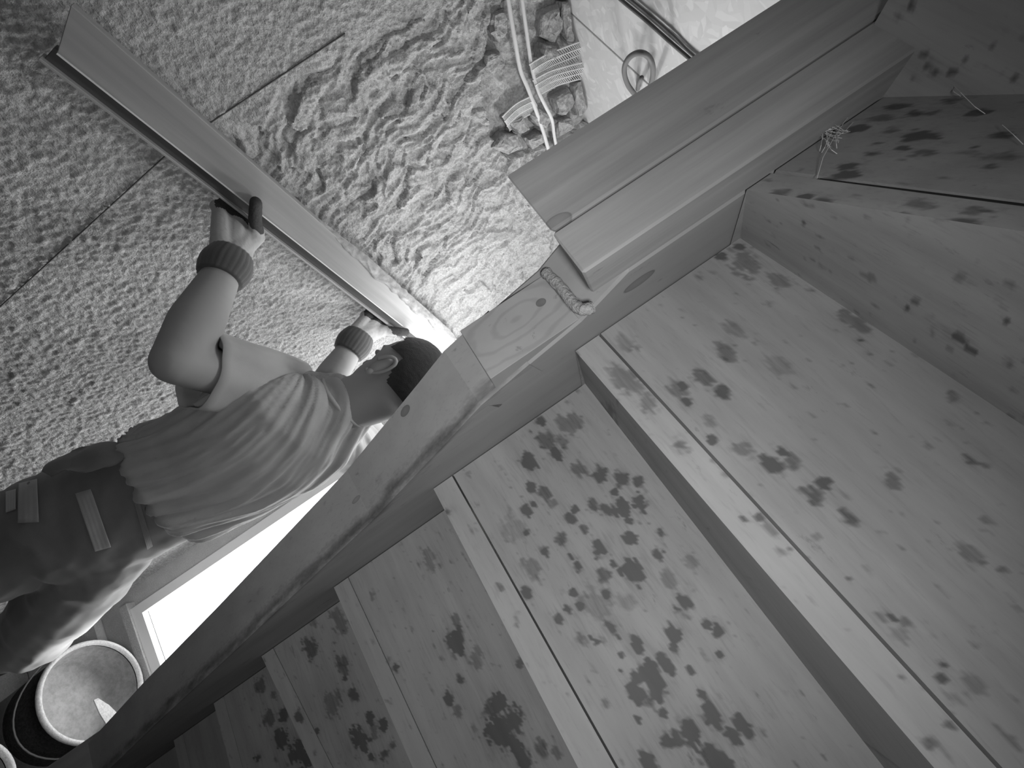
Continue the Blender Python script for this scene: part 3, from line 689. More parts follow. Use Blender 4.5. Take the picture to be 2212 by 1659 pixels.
ccable([(1378, 192, 0), (1380, 178, -.02), (1386, 168, -.035)], 0.005, 'short pale cable end poking down inside the hanging loop')

# ================================================================== STRAIGHTEDGE
ax = (SE_R - SE_L); Ls = ax.length; ax.normalize()
nrm = (WN - ax * WN.dot(ax)).normalized(); upx = nrm.cross(ax); 
if upx.z < 0: upx = -upx
# the blade is tipped: its wide face looks down into the room
TL = math.radians(-12)
n2 = (nrm * math.cos(TL) + upx * math.sin(TL)); u2 = (upx * math.cos(TL) - nrm * math.sin(TL))
SEM = Matrix(((ax.x, n2.x, u2.x, SE_L.x), (ax.y, n2.y, u2.y, SE_L.y), (ax.z, n2.z, u2.z, SE_L.z), (0, 0, 0, 1)))
se = empty('plastering_straightedge', SE_L, 'long aluminium plastering straightedge held against the wall by the worker', 'straightedge')
def alu(nt, b):
    mp = tex(nt, (3, 60, 60)); n1 = N(nt, 'ShaderNodeTexNoise', Scale=1.0, Detail=4.0); L(nt, mp, 0, n1, 'Vector')
    r = ramp(nt, n1, 0, [(0.3, 0.36), (0.7, 0.46)]); L(nt, r, 0, b, 'Base Color')
M_alu = mat('aluminium', 0.42, 0.5, alu, metallic=0.25)
LL = Ls + 0.10
BW = 0.078                                       # blade width
# blade: wide flat board; groove; grip rail
link('blade', prism('blade', [(0.0, 0.0), (LL, 0.0), (LL, BW), (-0.020, BW)], None, 0.0, 0.018, lambda p, d: (p[0], d, p[1]), 0.001), M_alu, parent=se, matrix=SEM)
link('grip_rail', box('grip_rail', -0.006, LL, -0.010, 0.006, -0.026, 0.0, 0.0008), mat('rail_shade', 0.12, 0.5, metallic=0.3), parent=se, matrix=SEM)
link('rail_lip', box('rail_lip', -0.010, LL, -0.010, 0.016, -0.031, -0.026, 0.0008), M_alu, parent=se, matrix=SEM)
link('rail_lip', box('rail_lip', 0.0, LL, 0.003, 0.0195, -0.001, 0.0015, 0), mat('bright_edge', 0.75, 0.4), parent=se, matrix=SEM)
# mortar dragged up on the upper edge of the blade
V = []; Fc = []; nL_, nA = 150, 10; x_a, x_b = 0.44 * Ls, 1.02 * Ls
for i in range(nL_ + 1):
    x = x_a + (x_b - x_a) * i / nL_; f = i / nL_
    amp = min(1, f * 4) * min(1, (1 - f) * 8 + .3)
    hgt = (0.030 * amp * (0.75 + 0.5 * mn.noise(Vector((x * 18, 0, 0)))))
    for j in range(nA + 1):
        g = j / nA; ang = g * math.pi
        yy = 0.018 + 0.011 * amp * math.sin(ang) * (1 + 0.5 * mn.noise(Vector((x * 45, g * 4, 1)))) - 0.002
        zz_ = BW + 0.012 * amp - hgt * (1 - g) * 1.25 + 0.004 * mn.noise(Vector((x * 60, g * 5, 2)))
        V.append((x, yy - 0.02 * g * g * 0.6, zz_))
for i in range(nL_):
    for j in range(nA):
        k = i * (nA + 1) + j; Fc.append((k, k + 1, k + nA + 2, k + nA + 1))
link('mortar_smear', pyd('mortar_smear', V, Fc, True), mortar('wet_mortar', 0.46, 120, 30, 0.4, 0.8), parent=se, matrix=SEM)

# ================================================================== BUCKETS
def lathe(profile, cx, cy, seg=48):
    V = []; Fc = []; n = len(profile)
    for k in range(seg):
        a = 2 * math.pi * k / seg
        for (r, z) in profile: V.append((cx + r * math.cos(a), cy + r * math.sin(a), z))
    for k in range(seg):
        m = (k + 1) % seg
        for i in range(n - 1): Fc.append((k * n + i, m * n + i, m * n + i + 1, k * n + i + 1))
    return V, Fc
def bucket(cx, cy, R, ht, label, fill=0.5, z=0.0):
    root = empty('mortar_bucket', (cx, cy, z), label, 'bucket')
    b = R * 0.82; zt = z + ht; band = zt - 0.125
    rb = b + (R - b) * (band - z) / ht
    V, Fc = lathe([(0, z), (b, z), (rb, band)], cx, cy); link('body', pyd('body', V, Fc, True), mortar('bucket_grey', 0.20, 200, 14, 0.2), parent=root)
    V, Fc = lathe([(rb, band), (R, zt), (R - 0.004, zt), (rb - 0.004, band), (b - .004, z + 0.01), (0, z + 0.01)], cx, cy)
    link('upper_band', pyd('upper_band', V, Fc, True), mortar('bucket_black', 0.035, 160, 18, 0.8, 0.4), parent=root)
    V, Fc = lathe([(R + 0.004, zt - 0.010), (R + 0.008, zt - 0.004), (R + 0.005, zt + 0.003), (R - 0.003, zt + 0.003), (R - 0.007, zt - 0.006)], cx, cy)
    link('rim', pyd('rim', V, Fc, True), mortar('rim', 0.42, 200, 40, 0.4), parent=root)
    zf = z + ht * fill; rf = b + (R - b) * fill - 0.006
    V, Fc = lathe([(0.0, zf + 0.004), (rf * 0.5, zf + 0.002), (rf * .9, zf), (rf, zf + 0.006), (R - 0.006, zt - 0.01)], cx, cy)
    link('mortar', pyd('mortar', V, Fc, True), mortar('mortar_fill', 0.30, 60, 16, 0.6), parent=root)
    # wire handle folded down outside the rim
    hp = [Vector((cx + (R + 0.012) * math.cos(a), cy + (R + 0.012) * math.sin(a), zt - 0.02 - 0.05 * math.sin((a - 3.4) / 2.6 * math.pi))) for a in [3.4 + 2.6 * i / 20 for i in range(21)]]
    link('handle', tube('handle', hp, 0.0022, 6), M_dark, parent=root)
    return root
BX, BY, BR, BH = 0.050, 1.405, 0.142, 0.380
bucket(BX, BY, BR, BH, 'mortar bucket with black upper band and smeared pale rim beside the window', 0.72)
b2 = P(-100, 1720, 1.08)
bucket(b2.x, b2.y, 0.11, b2.z, 'second mortar bucket, only its rim edge showing in the lower left corner', 0.8)
# trowel lying on the rim
tr = empty('trowel', (BX + 0.06, BY - 0.12, BH + 0.006), 'mortar-covered steel trowel lying across the bucket rim beside the stair string', 'trowel')
tp = [(203, 1512), (212, 1508), (236, 1523), (258, 1545), (270, 1560), (252, 1574), (231, 1566), (215, 1540)]
zt_ = BH + 0.012 - CAMZ
tv = [PZ(x, y, zt_) for x, y in tp]
me = pyd('blade', tv + [v - Vector((0, 0, 0.003)) for v in tv], [tuple(range(8)), tuple(range(8, 16))] + [(i, (i + 1) % 8, 8 + (i + 1) % 8, 8 + i) for i in range(8)])
link('blade', me, mortar('trowel_mortar', 0.38, 200, 40, 0.5), parent=tr)
h0 = PZ(262, 1562, zt_); h1 = PZ(300, 1610, zt_)
link('handle', tube('handle', [h0, h0.lerp(h1, .3) + Vector((0, 0, .02)), h1 + Vector((0, 0, .022))], [0.005, 0.012, 0.011], 10), wood(0.2, 'x'), parent=tr)

# ================================================================== COBWEBS
M_web = mat('spider_silk', 0.75, 0.6)
web = empty('cobweb', PZ(1800, 290, 0.24), 'torn grey cobweb hanging under the winder in the stair corner', 'cobweb')
rnd = random.Random(4)
q = S(-0.163, 0, 0); nn = (RD - WD * -0.59).normalized()
def wb(x, y, o): 
    p = PP(x, y, q, nn); return p + (CO - p).normalized() * o
lines = [[(1765, 385, .004), (1778, 340, .012), (1800, 300, .016), (1825, 262, .012), (1850, 230, .004)]]
for i in range(34):
    a = (1790 + rnd.uniform(-15, 25), 290 + rnd.uniform(-20, 20)); ang = rnd.uniform(0, 6.28); l = rnd.uniform(15, 48)
    lines.append([(a[0], a[1], .014), (a[0] + math.cos(ang) * l * .5, a[1] + math.sin(ang) * l * .5 + 3, .012), (a[0] + math.cos(ang) * l, a[1] + math.sin(ang) * l, .005)])
lines += [[(2040, 165, .004), (2075, 200, .02), (2105, 230, .012), (2128, 246, .003)], [(2055, 180, .006), (2060, 198, .012), (2075, 208, .008)], [(2165, 270, .01), (2190, 292, .012), (2210, 312, .006)]]
V, Fc = join_geo([tube_geo([wb(*p) for p in l], 0.00018, 4) for l in lines])
link('silk_threads', pyd('silk_threads', V, Fc), M_web, parent=web, kind='stuff')

# ================================================================== THE PLASTERER
M_skin = mat('skin', 0.30, 0.6, lambda nt, b: None, spec=0.3)
def wrinkle_cloth(name, val, sc=900): return cloth(val, sc, name, 0.25)
M_shirt = wrinkle_cloth('shirt_cotton', 0.42)
M_trous = wrinkle_cloth('trouser_twill', 0.20)
M_flap = wrinkle_cloth('flap_fabric', 0.42)
M_hair = cloth(0.055, 500, 'hair', 0.8, 0.7)
M_gl = wrinkle_cloth('glove_fabric', 0.40); M_gd = mortar('glove_coating', 0.075, 300, 40, 0.3); M_rib = wrinkle_cloth('rib_knit', 0.10, 300)
M_boot = mortar('boot_leather', 0.03, 300, 30, 0.3)

def ring_loft(stations, seg=28):
    """stations: (centre, half-width vector, half-depth vector)"""
    V = []; Fc = []; n = len(stations)
    for (c, a, b) in stations:
        for k in range(seg):
            t = 2 * math.pi * k / seg
            V.append(c + a * math.cos(t) + b * math.sin(t))
    for i in range(n - 1):
        for k in range(seg):
            Fc.append((i * seg + k, i * seg + (k + 1) % seg, (i + 1) * seg + (k + 1) % seg, (i + 1) * seg + k))
    Fc += [tuple(range(seg)), tuple(range((n - 1) * seg, n * seg))]
    return V, Fc
def capsule(p, q, r1, r2, seg=16):
    p = Vector(p); q = Vector(q); d = (q - p).normalized()
    pts = []; rr = []
    for a in (0.0, 25, 50, 72): pts.append(p - d * r1 * math.cos(math.radians(a))); rr.append(max(r1 * math.sin(math.radians(a)), 0.0006))
    pts.append(p); rr.append(r1); pts.append(q); rr.append(r2)
    for a in (72, 50, 25, 0.0): pts.append(q + d * r2 * math.cos(math.radians(a))); rr.append(max(r2 * math.sin(math.radians(a)), 0.0006))
    return tube_geo(pts, rr, seg)
def ellip(c, a, b, d, n=14, m=20):
    c = Vector(c); V = []; Fc = []
    for i in range(n + 1):
        th = math.pi * i / n
        for k in range(m):
            ph = 2 * math.pi * k / m
            V.append(c + a * (math.sin(th) * math.cos(ph)) + b * (math.sin(th) * math.sin(ph)) + d * math.cos(th))
    for i in range(n):
        for k in range(m): Fc.append((i * m + k, i * m + (k + 1) % m, (i + 1) * m + (k + 1) % m, (i + 1) * m + k))
    return V, Fc
def remesh(name, geos, voxel, smooth=4, disp=None):
    bm = bmesh.new()
    for (v, f) in geos:
        me = pyd('tmp', v, f); b2_ = bmesh.new(); b2_.from_mesh(me)
        bmesh.ops.remove_doubles(b2_, verts=b2_.verts, dist=1e-5); bmesh.ops.recalc_face_normals(b2_, faces=b2_.faces); b2_.to_mesh(me); b2_.free()
        bm.from_mesh(me); bpy.data.meshes.remove(me)
    me = bpy.data.meshes.new('tmp'); bm.to_mesh(me); bm.free()
    o = bpy.data.objects.new('tmp', me); SC.collection.objects.link(o)
    r = o.modifiers.new('r', 'REMESH'); r.mode = 'VOXEL'; r.voxel_size = voxel; r.adaptivity = 0.0
    if smooth:
        s = o.modifiers.new('s', 'SMOOTH'); s.factor = 0.5; s.iterations = smooth
    dg = bpy.context.evaluated_depsgraph_get(); out = bpy.data.meshes.new_from_object(o.evaluated_get(dg))
    bpy.data.objects.remove(o); bpy.data.meshes.remove(me)
    out.name = name
    if disp is not None:
        n = len(out.vertices); co = np.empty(n * 3); no = np.empty(n * 3)
        out.vertices.foreach_get('co', co); out.vertex_normals.foreach_get('vector', no)
        co = co.reshape(-1, 3); no = no.reshape(-1, 3); co = co + no * disp(co)[:, None]
        out.vertices.foreach_set('co', co.ravel()); out.update()
    out.polygons.foreach_set('use_smooth', [True] * len(out.polygons))
    return out
def cut(me, planes):
    """drop the faces lying within a slab in front of each cut plane: (point, normal, radius)"""
    bm = bmesh.new(); bm.from_mesh(me); kill = []
    for f in bm.faces:
        c = f.calc_center_median()
        for (p, n, rad) in planes:
            d = c - p
            if d.dot(n) > 0 and (d - n * d.dot(n)).length < rad and d.dot(n) < rad: kill.append(f); break
    bmesh.ops.delete(bm, geom=kill, context='FACES'); bm.to_mesh(me); bm.free(); return me
def thicken(me, t=0.0022):
    bm = bmesh.new(); bm.from_mesh(me); bmesh.ops.solidify(bm, geom=bm.faces[:], thickness=t); bm.to_mesh(me); bm.free()
    me.polygons.foreach_set('use_smooth', [True] * len(me.polygons)); return me

Z = Vector((0, 0, 1)); LAT = WS.copy(); BACK = WN.copy()
neck = P(742, 872, 1.03); ear = P(815, 790, 1.0)
skull = P(866, 818, 1.04)
shL = P(585, 835, 1.0); elL = P(380, 782, 0.80); wrL = P(497, 560, 0.915)
shR = P(800, 985, 1.24); elR = P(690, 850, 1.16); wrR = P(774, 730, 1.235)
hip = P(165, 1118, 1.0)
hjL = P(125, 1112, 0.98); hjR = P(232, 1188, 1.07)
knL = P(-95, 1255, 0.99); knR = P(72, 1368, 1.20)
anL = Vector((knL.x - 0.03, knL.y + 0.06, 0.10)); anR = Vector((knR.x - 0.06, knR.y + 0.02, 0.10))

worker = empty('person', Vector((hip.x, hip.y, 0)), 'person in pale t-shirt and dark work trousers raising a straightedge with gloved hands', 'person')
# --- body: one continuous mesh
hu = (Z * 0.93 - BACK * 0.22 + LAT * 0.12).normalized()       # head up, tipped forward a little
hb = (BACK - hu * BACK.dot(hu)).normalized(); hl = hu.cross(hb); hl = hl if hl.dot(LAT) > 0 else -hl
g = []
g.append(ellip(skull + hu * 0.012, hl * 0.074, hb * 0.094, hu * 0.098))
g.append(ellip(skull - hb * 0.042 - hu * 0.050, hl * 0.056, hb * 0.052, hu * 0.066))      # face and jaw
g.append(ellip(skull - hb * 0.070 - hu * 0.090, hl * 0.024, hb * 0.022, hu * 0.020))      # chin
g.append(capsule(skull - hb * 0.092 + hu * 0.005, skull - hb * 0.112 - hu * 0.034, 0.010, 0.014))   # nose
g.append(ellip(skull - hb * 0.088 - hu * 0.062, hl * 0.024, hb * 0.012, hu * 0.010))      # lips
g.append(ellip(skull - hb * 0.082 + hu * 0.022, hl * 0.048, hb * 0.014, hu * 0.012))      # brow
g.append(capsule(skull - hu * 0.045 + hb * 0.020, neck + hb * 0.005, 0.058, 0.066))
g.append(capsule(neck, neck + (hip - neck) * 0.10, 0.062, 0.085))
ax_t = (neck - hip)
def tors(f, hw, hd, shift=Vector()):
    c = hip + ax_t * f + shift
    return (c, LAT * hw, (BACK * hd))
g.append(ring_loft([tors(-.02, .115, .078, LAT * .034), tors(.12, .122, .082, LAT * .032), tors(.3, .122, .082, LAT * .032), tors(.55, .138, .088, LAT * .030), tors(.78, .150, .088, LAT * .015), tors(.92, .115, .068), tors(1.0, .058, .053)]))
shc = neck + (hip - neck) * 0.12
g.append(capsule(shc, shL, 0.055, 0.052)); g.append(capsule(shc, shR, 0.055, 0.052))
g.append(capsule(shL, elL, 0.050, 0.041)); g.append(capsule(elL, elL.lerp(wrL, .35), 0.040, 0.047)); g.append(capsule(elL.lerp(wrL, .35), wrL, 0.047, 0.029))
g.append(capsule(shR, elR, 0.050, 0.041)); g.append(capsule(elR, elR.lerp(wrR, .35), 0.040, 0.042)); g.append(capsule(elR.lerp(wrR, .35), wrR, 0.042, 0.029))
for hj, kn_, an in ((hjL, knL, anL), (hjR, knR, anR)):
    g.append(capsule(hj, kn_, 0.075, 0.052)); g.append(capsule(kn_, an, 0.050, 0.036))
body = remesh('body', g, 0.0075, 6)
# eyes and ears belong to the same figure
V, Fc = [list(v.co) for v in body.vertices], [tuple(p.vertices) for p in body.polygons]
V = [Vector(v) for v in V]; extra = []
for s_ in (-1, 1):
    ec = skull + hl * (0.0725 * s_) - hu * 0.022 + hb * 0.004
    ou = (hl * s_ * 0.75 + hb * 0.66).normalized(); fr = (-hb * 0.75 + hl * s_ * 0.66).normalized(); uu = (hu * 0.96 + hb * 0.2).normalized()
    helix = []
    for i in range(15):
        a = math.radians(-115 + 290 * i / 14)
        helix.append(ec + ou * (0.012 + 0.006 * math.sin(a)) - fr * (0.017 * math.cos(a - 0.3)) + uu * (0.031 * math.sin(a)))
    extra.append(tube_geo(spline(helix, 3), 0.0046, 8))
    extra.append(ellip(ec + ou * 0.006, ou * 0.008, fr * 0.015, uu * 0.028, 8, 14))
    extra.append(ellip(ec + ou * 0.008 - uu * 0.028, ou * 0.005, fr * 0.008, uu * 0.010, 6, 10))
    extra.append(ellip(skull - hb * 0.084 + hl * 0.030 * s_ + hu * 0.002, hl * 0.012, hb * 0.010, hu * 0.008, 8, 12))
V, Fc = join_geo([(V, Fc)] + extra)
link('body', pyd('body', V, Fc, True), M_skin, parent=worker)
# --- hair: cropped, a cap on the skull
hv, hf = ellip(skull + hu * 0.013, hl * 0.0785, hb * 0.098, hu * 0.102, 90, 120)
keep = []
for f in hf:
    c = sum((hv[i] for i in f), Vector()) / 4 - (skull + hu * 0.013)
    x, y, z = c.dot(hl), c.dot(hb), c.dot(hu)
    back = y / 0.098
    lim = -0.050 if back > 0.45 else (-0.050 + (0.45 - back) * 0.075 if back > -0.25 else 0.045 + (-.25 - back) * 0.05)
    sd = min(1, max(0, (abs(x) - 0.040) / 0.02)) * min(1, max(0, (0.42 - back) / 0.14)); lim = max(lim, -0.05 + 0.062 * sd)
    if z > lim + 0.0008 * mn.noise(c * 60): keep.append(f)
used = sorted({i for f in keep for i in f}); mp_ = {i: k for k, i in enumerate(used)}
hm = pyd('hair', [hv[i] + (hv[i] - skull).normalized() * 0.0012 * mn.noise(hv[i] * 200) for i in used], [tuple(mp_[i] for i in f) for f in keep], True)
link('hair', hm, M_hair, parent=worker)

# --- t-shirt
slL = shL.lerp(elL, 0.62); slR = shR.lerp(elR, 0.62)
g = []
sh_ = LAT * 0.032
def tilt(st, k): return (st[0], st[1] - ax_t.normalized() * k, st[2])
g.append(ring_loft([tilt(tors(.285, .158, .112, sh_), .045), tilt(tors(.31, .172, .122, sh_), .045), tilt(tors(.38, .170, .120, sh_), .02), tors(.5, .172, .120, sh_), tors(.7, .182, .118, LAT * .02), tors(.84, .170, .105), tors(.93, .125, .085), tors(1.02, .078, .072), tors(1.06, .066, .062)], 40))
g.append(capsule(shc - Z * .01, shL - Z * .005, 0.078, 0.070)); g.append(capsule(shc - Z * .01, shR - Z * .005, 0.078, 0.070))
dL = (elL - shL).normalized(); dR = (elR - shR).normalized()
# loose cloth under the raised arm
g.append(capsule(shL.lerp(hip, .12), shL + dL * 0.03 - Z * 0.03, 0.072, 0.056))
hL_c = P(432, 800, 0.855); hL_u = (P(462, 716, 0.865) - P(396, 886, 0.865)) * 0.5
def sleeve_shell(sh_p, hem_c, hem_u, hem_v, r0, flip=0):
    d = (hem_c - sh_p).normalized(); u = hem_u.normalized(); st = []
    for i in range(13):
        f = i / 12; st.append((sh_p.lerp(hem_c, f), u * (r0 * (1 - f) + hem_u.length * f), hem_v.normalized() * (r0 * (1 - f) + hem_v.length * f)))
    seg = 72; V = []; Fc = []
    for i, (c, a, b) in enumerate(st):
        for k in range(seg):
            t = 2 * math.pi * k / seg; w_ = 1 + (i / 12) * (0.035 * math.sin(t * 3 + 1) + 0.02 * math.sin(t * 7)) + 0.06 * mn.noise(Vector((math.cos(t) * 2.2, math.sin(t) * 2.2, i * .16)))
            V.append(c + (a * math.cos(t) + b * math.sin(t)) * w_)
    n = len(V); ctr = [c for (c, a, b) in st for _ in range(seg)]
    V2 = [c + (v - c) * 0.965 for v, c in zip(V, ctr)]
    for i in range(12):
        for k in range(seg):
            q = (i * seg + k, i * seg + (k + 1) % seg, (i + 1) * seg + (k + 1) % seg, (i + 1) * seg + k); Fc.append(q); Fc.append(tuple(n + x for x in q[::-1]))
    for k in range(seg): Fc.append((12 * seg + k, 12 * seg + (k + 1) % seg, n + 12 * seg + (k + 1) % seg, n + 12 * seg + k))
    return V + V2, Fc
hL_v = (hL_c - shL).normalized().cross(hL_u.normalized()) * 0.058
slv1 = sleeve_shell(shL + (shL - hL_c) * .35, hL_c, hL_u, hL_v, 0.078)
hR_c = shR.lerp(elR, 0.62); hR_u = (Z - dR * Z.dot(dR)).normalized() * 0.078
slv2 = sleeve_shell(shR + (shR - hR_c) * .2, hR_c, hR_u, dR.cross(hR_u.normalized()) * 0.062, 0.076)
an_ = ax_t.normalized()
def shirt_disp(co):
    q = co - np.array(hip); t = q @ np.array(an_); la = q @ np.array(LAT); ba = q @ np.array(BACK)
    ang = np.arctan2(ba, la)
    sweep = ang + 1.5 * (t - 0.25) + 0.8 * np.sin(t * 5)
    a = 1 - np.abs(fbm(sweep * 3.4 + 10, t * 2.6, 2, 12)) * 3.2
    b_ = fbm(sweep * 7 + 4, t * 4.5, 3, 33)
    low = np.clip((0.27 - t) / 0.13, 0, 1)
    return 0.0080 * np.clip(a, -.6, 1) * (0.6 + low * .8) + 0.0085 * b_ + 0.0028 * low * np.sin(ang * 7 + 3 * fbm(la * 9, ba * 9, 2, 3))
sh = remesh('t_shirt', g, 0.0055, 5, shirt_disp)
V, Fc = join_geo([([v.co.copy() for v in sh.vertices], [tuple(p.vertices) for p in sh.polygons]), slv1, slv2])
tee = link('t_shirt', pyd('t_shirt', V, Fc, True), M_shirt, parent=worker)
# neckband
cn = neck + an_ * 0.008; bandp = []
for i in range(40):
    a = 2 * math.pi * i / 40; bandp.append(cn + LAT * 0.076 * math.cos(a) + BACK * 0.070 * math.sin(a) + an_ * (0.004 * math.cos(a)))
link('neckband', tube('neckband', bandp, 0.0052, 8, True), M_shirt, parent=tee)

# --- trousers down to the knees, boots and socks below the frame
g = [ring_loft([tors(.42, .140, .098, sh_), tors(.26, .145, .102, sh_), tors(.12, .152, .110, sh_), tors(-.02, .160, .116, LAT * .036), tors(-.12, .150, .110, LAT * .045), tors(-.18, .11, .08, LAT * .05)], 36)]
g.append(capsule(hjL, hjL.lerp(knL, .5), 0.092, 0.105)); g.append(capsule(hjL.lerp(knL, .5), knL, 0.105, 0.085))
g.append(capsule(hjR, hjR.lerp(knR, .5), 0.095, 0.092)); g.append(capsule(hjR.lerp(knR, .5), knR, 0.092, 0.084))
g.append(capsule(knL, anL + Z * .1, 0.078, 0.062))
def tr_disp(co):
    q = co - np.array(hip); t = q @ np.array(an_); la = q @ np.array(LAT); ba = q @ np.array(BACK)
    return 0.006 * fbm(t * 13 + 6 * la, ba * 7 + la * 4, 3, 19) + 0.005 * (1 - np.abs(fbm(t * 8 + la * 3, la * 9, 2, 66)) * 3)
tm = remesh('trousers', g, 0.0065, 5, tr_disp)
trous = link('trousers', tm, M_trous, parent=worker)
link('trouser_cuff', pyd('trouser_cuff', *capsule(knR, knR + (anR - knR) * 0.10, 0.072, 0.070), True), M_trous, parent=trous)
link('lower_leg', pyd('lower_leg', *capsule(knR, anR + Z * .04, 0.066, 0.052), True), M_boot, parent=worker)
for an, kn_ in ((anL, knL), (anR, knR)):
    fw = -BACK
    gb = [capsule(an + Z * 0.16, an + Z * 0.0, 0.060, 0.055), ellip(an + fw * 0.07 - Z * 0.045, fw * 0.15, fw.cross(Z) * 0.052, Z * 0.048)]
    link('boot', remesh('boot', gb, 0.008, 3), M_boot, parent=worker)

# --- flaps, pocket and belt laid onto the trousers
from mathutils.bvhtree import BVHTree
def bvh_of(me):
    return BVHTree.FromPolygons([v.co.copy() for v in me.vertices], [tuple(p.vertices) for p in me.polygons])
T_bvh = bvh_of(trous.data)
def drape(name, quad, m, off=0.006, th=0.003, nu=14, nv=8, wave=0.0003, bv=None):
    bv = bv or T_bvh; A_, B_, C_, D_ = [Vector(q).to_3d() for q in quad]; grid = []
    last = None
    for j in range(nv + 1):
        row = []
        for i in range(nu + 1):
            u = i / nu; v = j / nv; q = (A_ * (1 - u) + B_ * u) * (1 - v) + (D_ * (1 - u) + C_ * u) * v
            d = ray(q.x, q.y).normalized(); h = bv.ray_cast(CO, d)
            if h[0] is not None: last = (h[0] - CO).length
            row.append((d, last if last else 1.0))
        grid.append(row)
    V = [CO + d * (l - off - wave * math.sin(k * 1.7)) for row in grid for k, (d, l) in enumerate(row)]
    n = len(V); V2 = [v + (v - CO).normalized() * th for v in V]; w_ = nu + 1; Fc = []
    for j in range(nv):
        for i in range(nu):
            k = j * w_ + i; Fc.append((k, k + 1, k + w_ + 1, k + w_)); Fc.append((n + k, n + k + w_, n + k + w_ + 1, n + k + 1))
    border = [i for i in range(w_)] + [j * w_ + nu for j in range(1, nv + 1)] + [nv * w_ + i for i in range(nu - 1, -1, -1)] + [j * w_ for j in range(nv - 1, 0, -1)]
    for a, b in zip(border, border[1:] + border[:1]): Fc.append((a, b, n + b, n + a))
    return link(name, pyd(name, V + V2, Fc, True), m, parent=trous)
drape('pocket_flap', [(162, 1066), (196, 1056), (240, 1182), (205, 1192)], M_flap)
drape('pocket_flap', [(40, 1044), (80, 1034), (84, 1128), (38, 1130)], M_flap)
drape('pocket_flap', [(12, 1062), (34, 1056), (34, 1100), (12, 1108)], M_flap)
drape('waist_seam', [(262, 985), (272, 980), (330, 1180), (318, 1188)], M_trous, 0.010, 0.004)
# bunched cloth of a jacket tied at the waist on the left
fl = [P(262, 985, .90), P(215, 984, .89), P(160, 990, .885), P(98, 1013, .89)]
gj = [ring_loft([(c, (Z * .85 + LAT * .2) * r, BACK * r * 1.3) for c, r in zip(spline(fl, 5), [.012, .018, .022, .024, .026, .028, .030, .030, .030, .028, .026, .024, .020, .015, .010, .003])], 16)]
V, Fc = gj[0]; V = [v + Vector((mn.noise(v * 30), mn.noise(v * 30 + Vector((5, 0, 0))), mn.noise(v * 30 + Vector((0, 5, 0))))) * 0.012 for v in V]
link('bunched_cloth', pyd('bunched_cloth', V, Fc, True), M_trous, parent=worker)

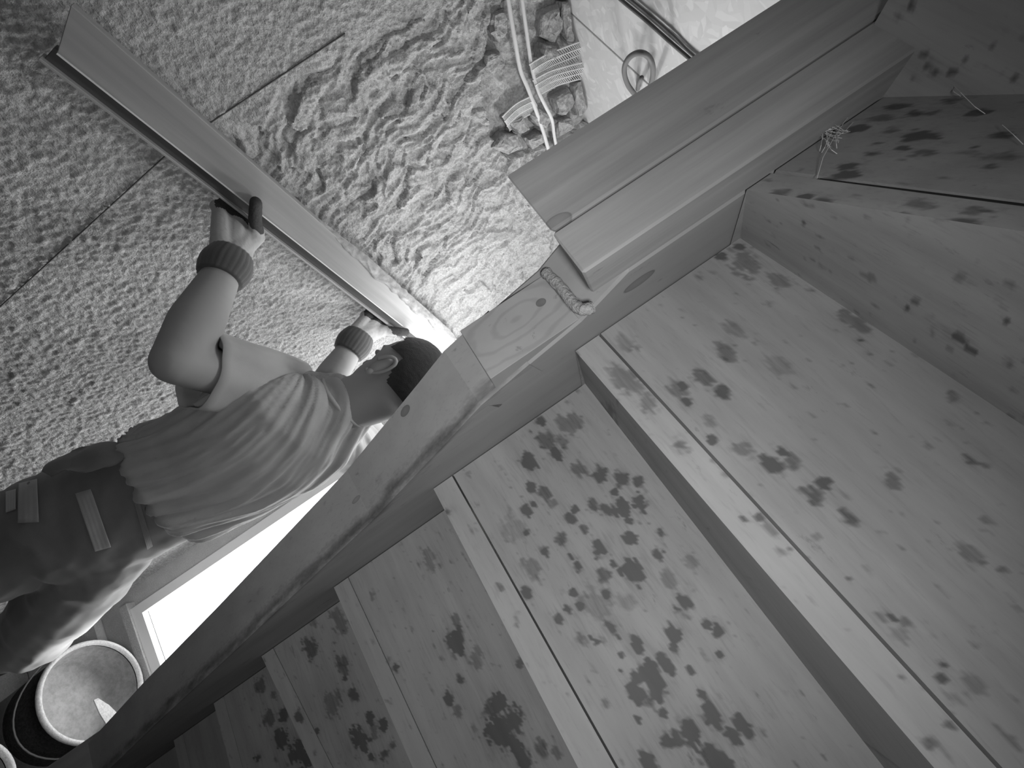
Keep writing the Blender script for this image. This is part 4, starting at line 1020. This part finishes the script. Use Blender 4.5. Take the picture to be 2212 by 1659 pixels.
# --- gloves gripping the rail of the straightedge
def SEL(x, y, z): return SEM @ Vector((x, y, z))
SEI = SEM.inverted()
def glove(px, wr, sgn, tx, el):
    xh = (SEI @ PP(px[0], px[1], SE_L, n2)).x
    d_in = (wr - el).normalized()
    root = []
    kb_ = [SEL(xh + (i - 1.5) * 0.0235, -0.002, -0.060) for i in range(4)]
    lengths = [0.9, 1.05, 1.0, 0.8] if sgn > 0 else [0.8, 1.0, 1.05, 0.9]
    fabric = []; coat = []
    c0 = sum(kb_, Vector()) / 4
    for i, k in enumerate(kb_):
        w0 = wr.lerp(c0, 0.12) + SEM.to_3x3() @ Vector(((i - 1.5) * 0.014, 0, 0))
        fabric.append(capsule(w0, k, 0.0205, 0.0160, 12))
        l = lengths[i]; x = xh + (i - 1.5) * 0.0235
        chain = [k, SEL(x, -0.022, -0.042), SEL(x, -0.0235, -0.042 + 0.024 * l), SEL(x, -0.018, -0.042 + 0.042 * l)]
        for a, b, r1, r2 in zip(chain, chain[1:], (0.0135, 0.0118, 0.0105), (0.0118, 0.0105, 0.0095)): coat.append(capsule(a, b, r1, r2, 12))
    # palm pad coated dark along the knuckles, thumb in front of the blade
    fabric.append(capsule(wr.lerp(c0, .3), c0, 0.024, 0.024, 12)); fabric.append(capsule(wr, SEL(xh + (0.030 if sgn > 0 else 0.012), 0.008, -0.062), 0.029, 0.024, 12))
    coat.append(capsule(kb_[0] + (kb_[0] - kb_[1]) * .2, kb_[3] + (kb_[3] - kb_[2]) * .2, 0.0165, 0.0165, 12))
    xt = xh + tx[0]
    tb = wr.lerp(SEL(xt, 0.018, -0.060), 0.55)
    th = [tb, SEL(xt, 0.028, -0.045), SEL(xh + tx[1], 0.036, -0.012), SEL(xh + tx[2], 0.034, tx[3])]
    fabric.append(capsule(th[0], th[1], 0.0210, 0.0165, 12)); fabric.append(capsule(wr, tb, 0.027, 0.023, 12))
    fabric.append(capsule(th[1], th[1].lerp(th[2], .35), 0.0160, 0.0150, 12))
    coat.append(capsule(th[1].lerp(th[2], .35), th[2], 0.0152, 0.0138, 12)); coat.append(capsule(th[2], th[3], 0.0138, 0.0125, 12))
    fm = remesh('glove', fabric + coat, 0.0028, 4, lambda co: 0.0008 * fbm(co[:, 0] * 220 + co[:, 2] * 120, co[:, 1] * 220, 2, 5))
    # two materials in one glove: knitted back, dipped palm and fingers
    n = len(fm.polygons); ce = np.empty(n * 3); fm.polygons.foreach_get('center', ce); ce = ce.reshape(-1, 3)
    Rm = np.array(SEI.to_3x3()); tr_ = np.array(SEI.translation); lc = ce @ Rm.T + tr_
    dark = lc[:, 2] > np.where(lc[:, 1] > 0.016, -0.026, -0.052) + 0.002 * np.sin(lc[:, 0] * 300)
    fm.polygons.foreach_set('material_index', dark.astype(np.int32))
    o = link('glove', fm, M_gl, parent=worker); ga = o; fm.materials.append(M_gd)
    # ribbed cuff
    a0 = wr + d_in * 0.012; a1 = wr - d_in * 0.055
    pts = []; rr = []
    for i in range(15):
        f = i / 14; pts.append(a0.lerp(a1, f)); rr.append(0.0385 + 0.008 * math.sin(f * 3.0) )
    V, Fc = tube_geo(pts, rr, 72); ctr = [p for p in pts for _ in range(72)]
    V = [c + (v - c) * (1 + 0.035 * (k % 3 == 0)) for k, (v, c) in enumerate(zip(V, ctr))]
    link('glove_cuff', pyd('glove_cuff', V, Fc, True), M_rib, parent=ga)
glove((520, 468), wrL, 1, (0.042, 0.012, -0.012, 0.022), elL)
glove((814, 696), wrR, -1, (0.020, 0.052, 0.066, -0.002), elR)
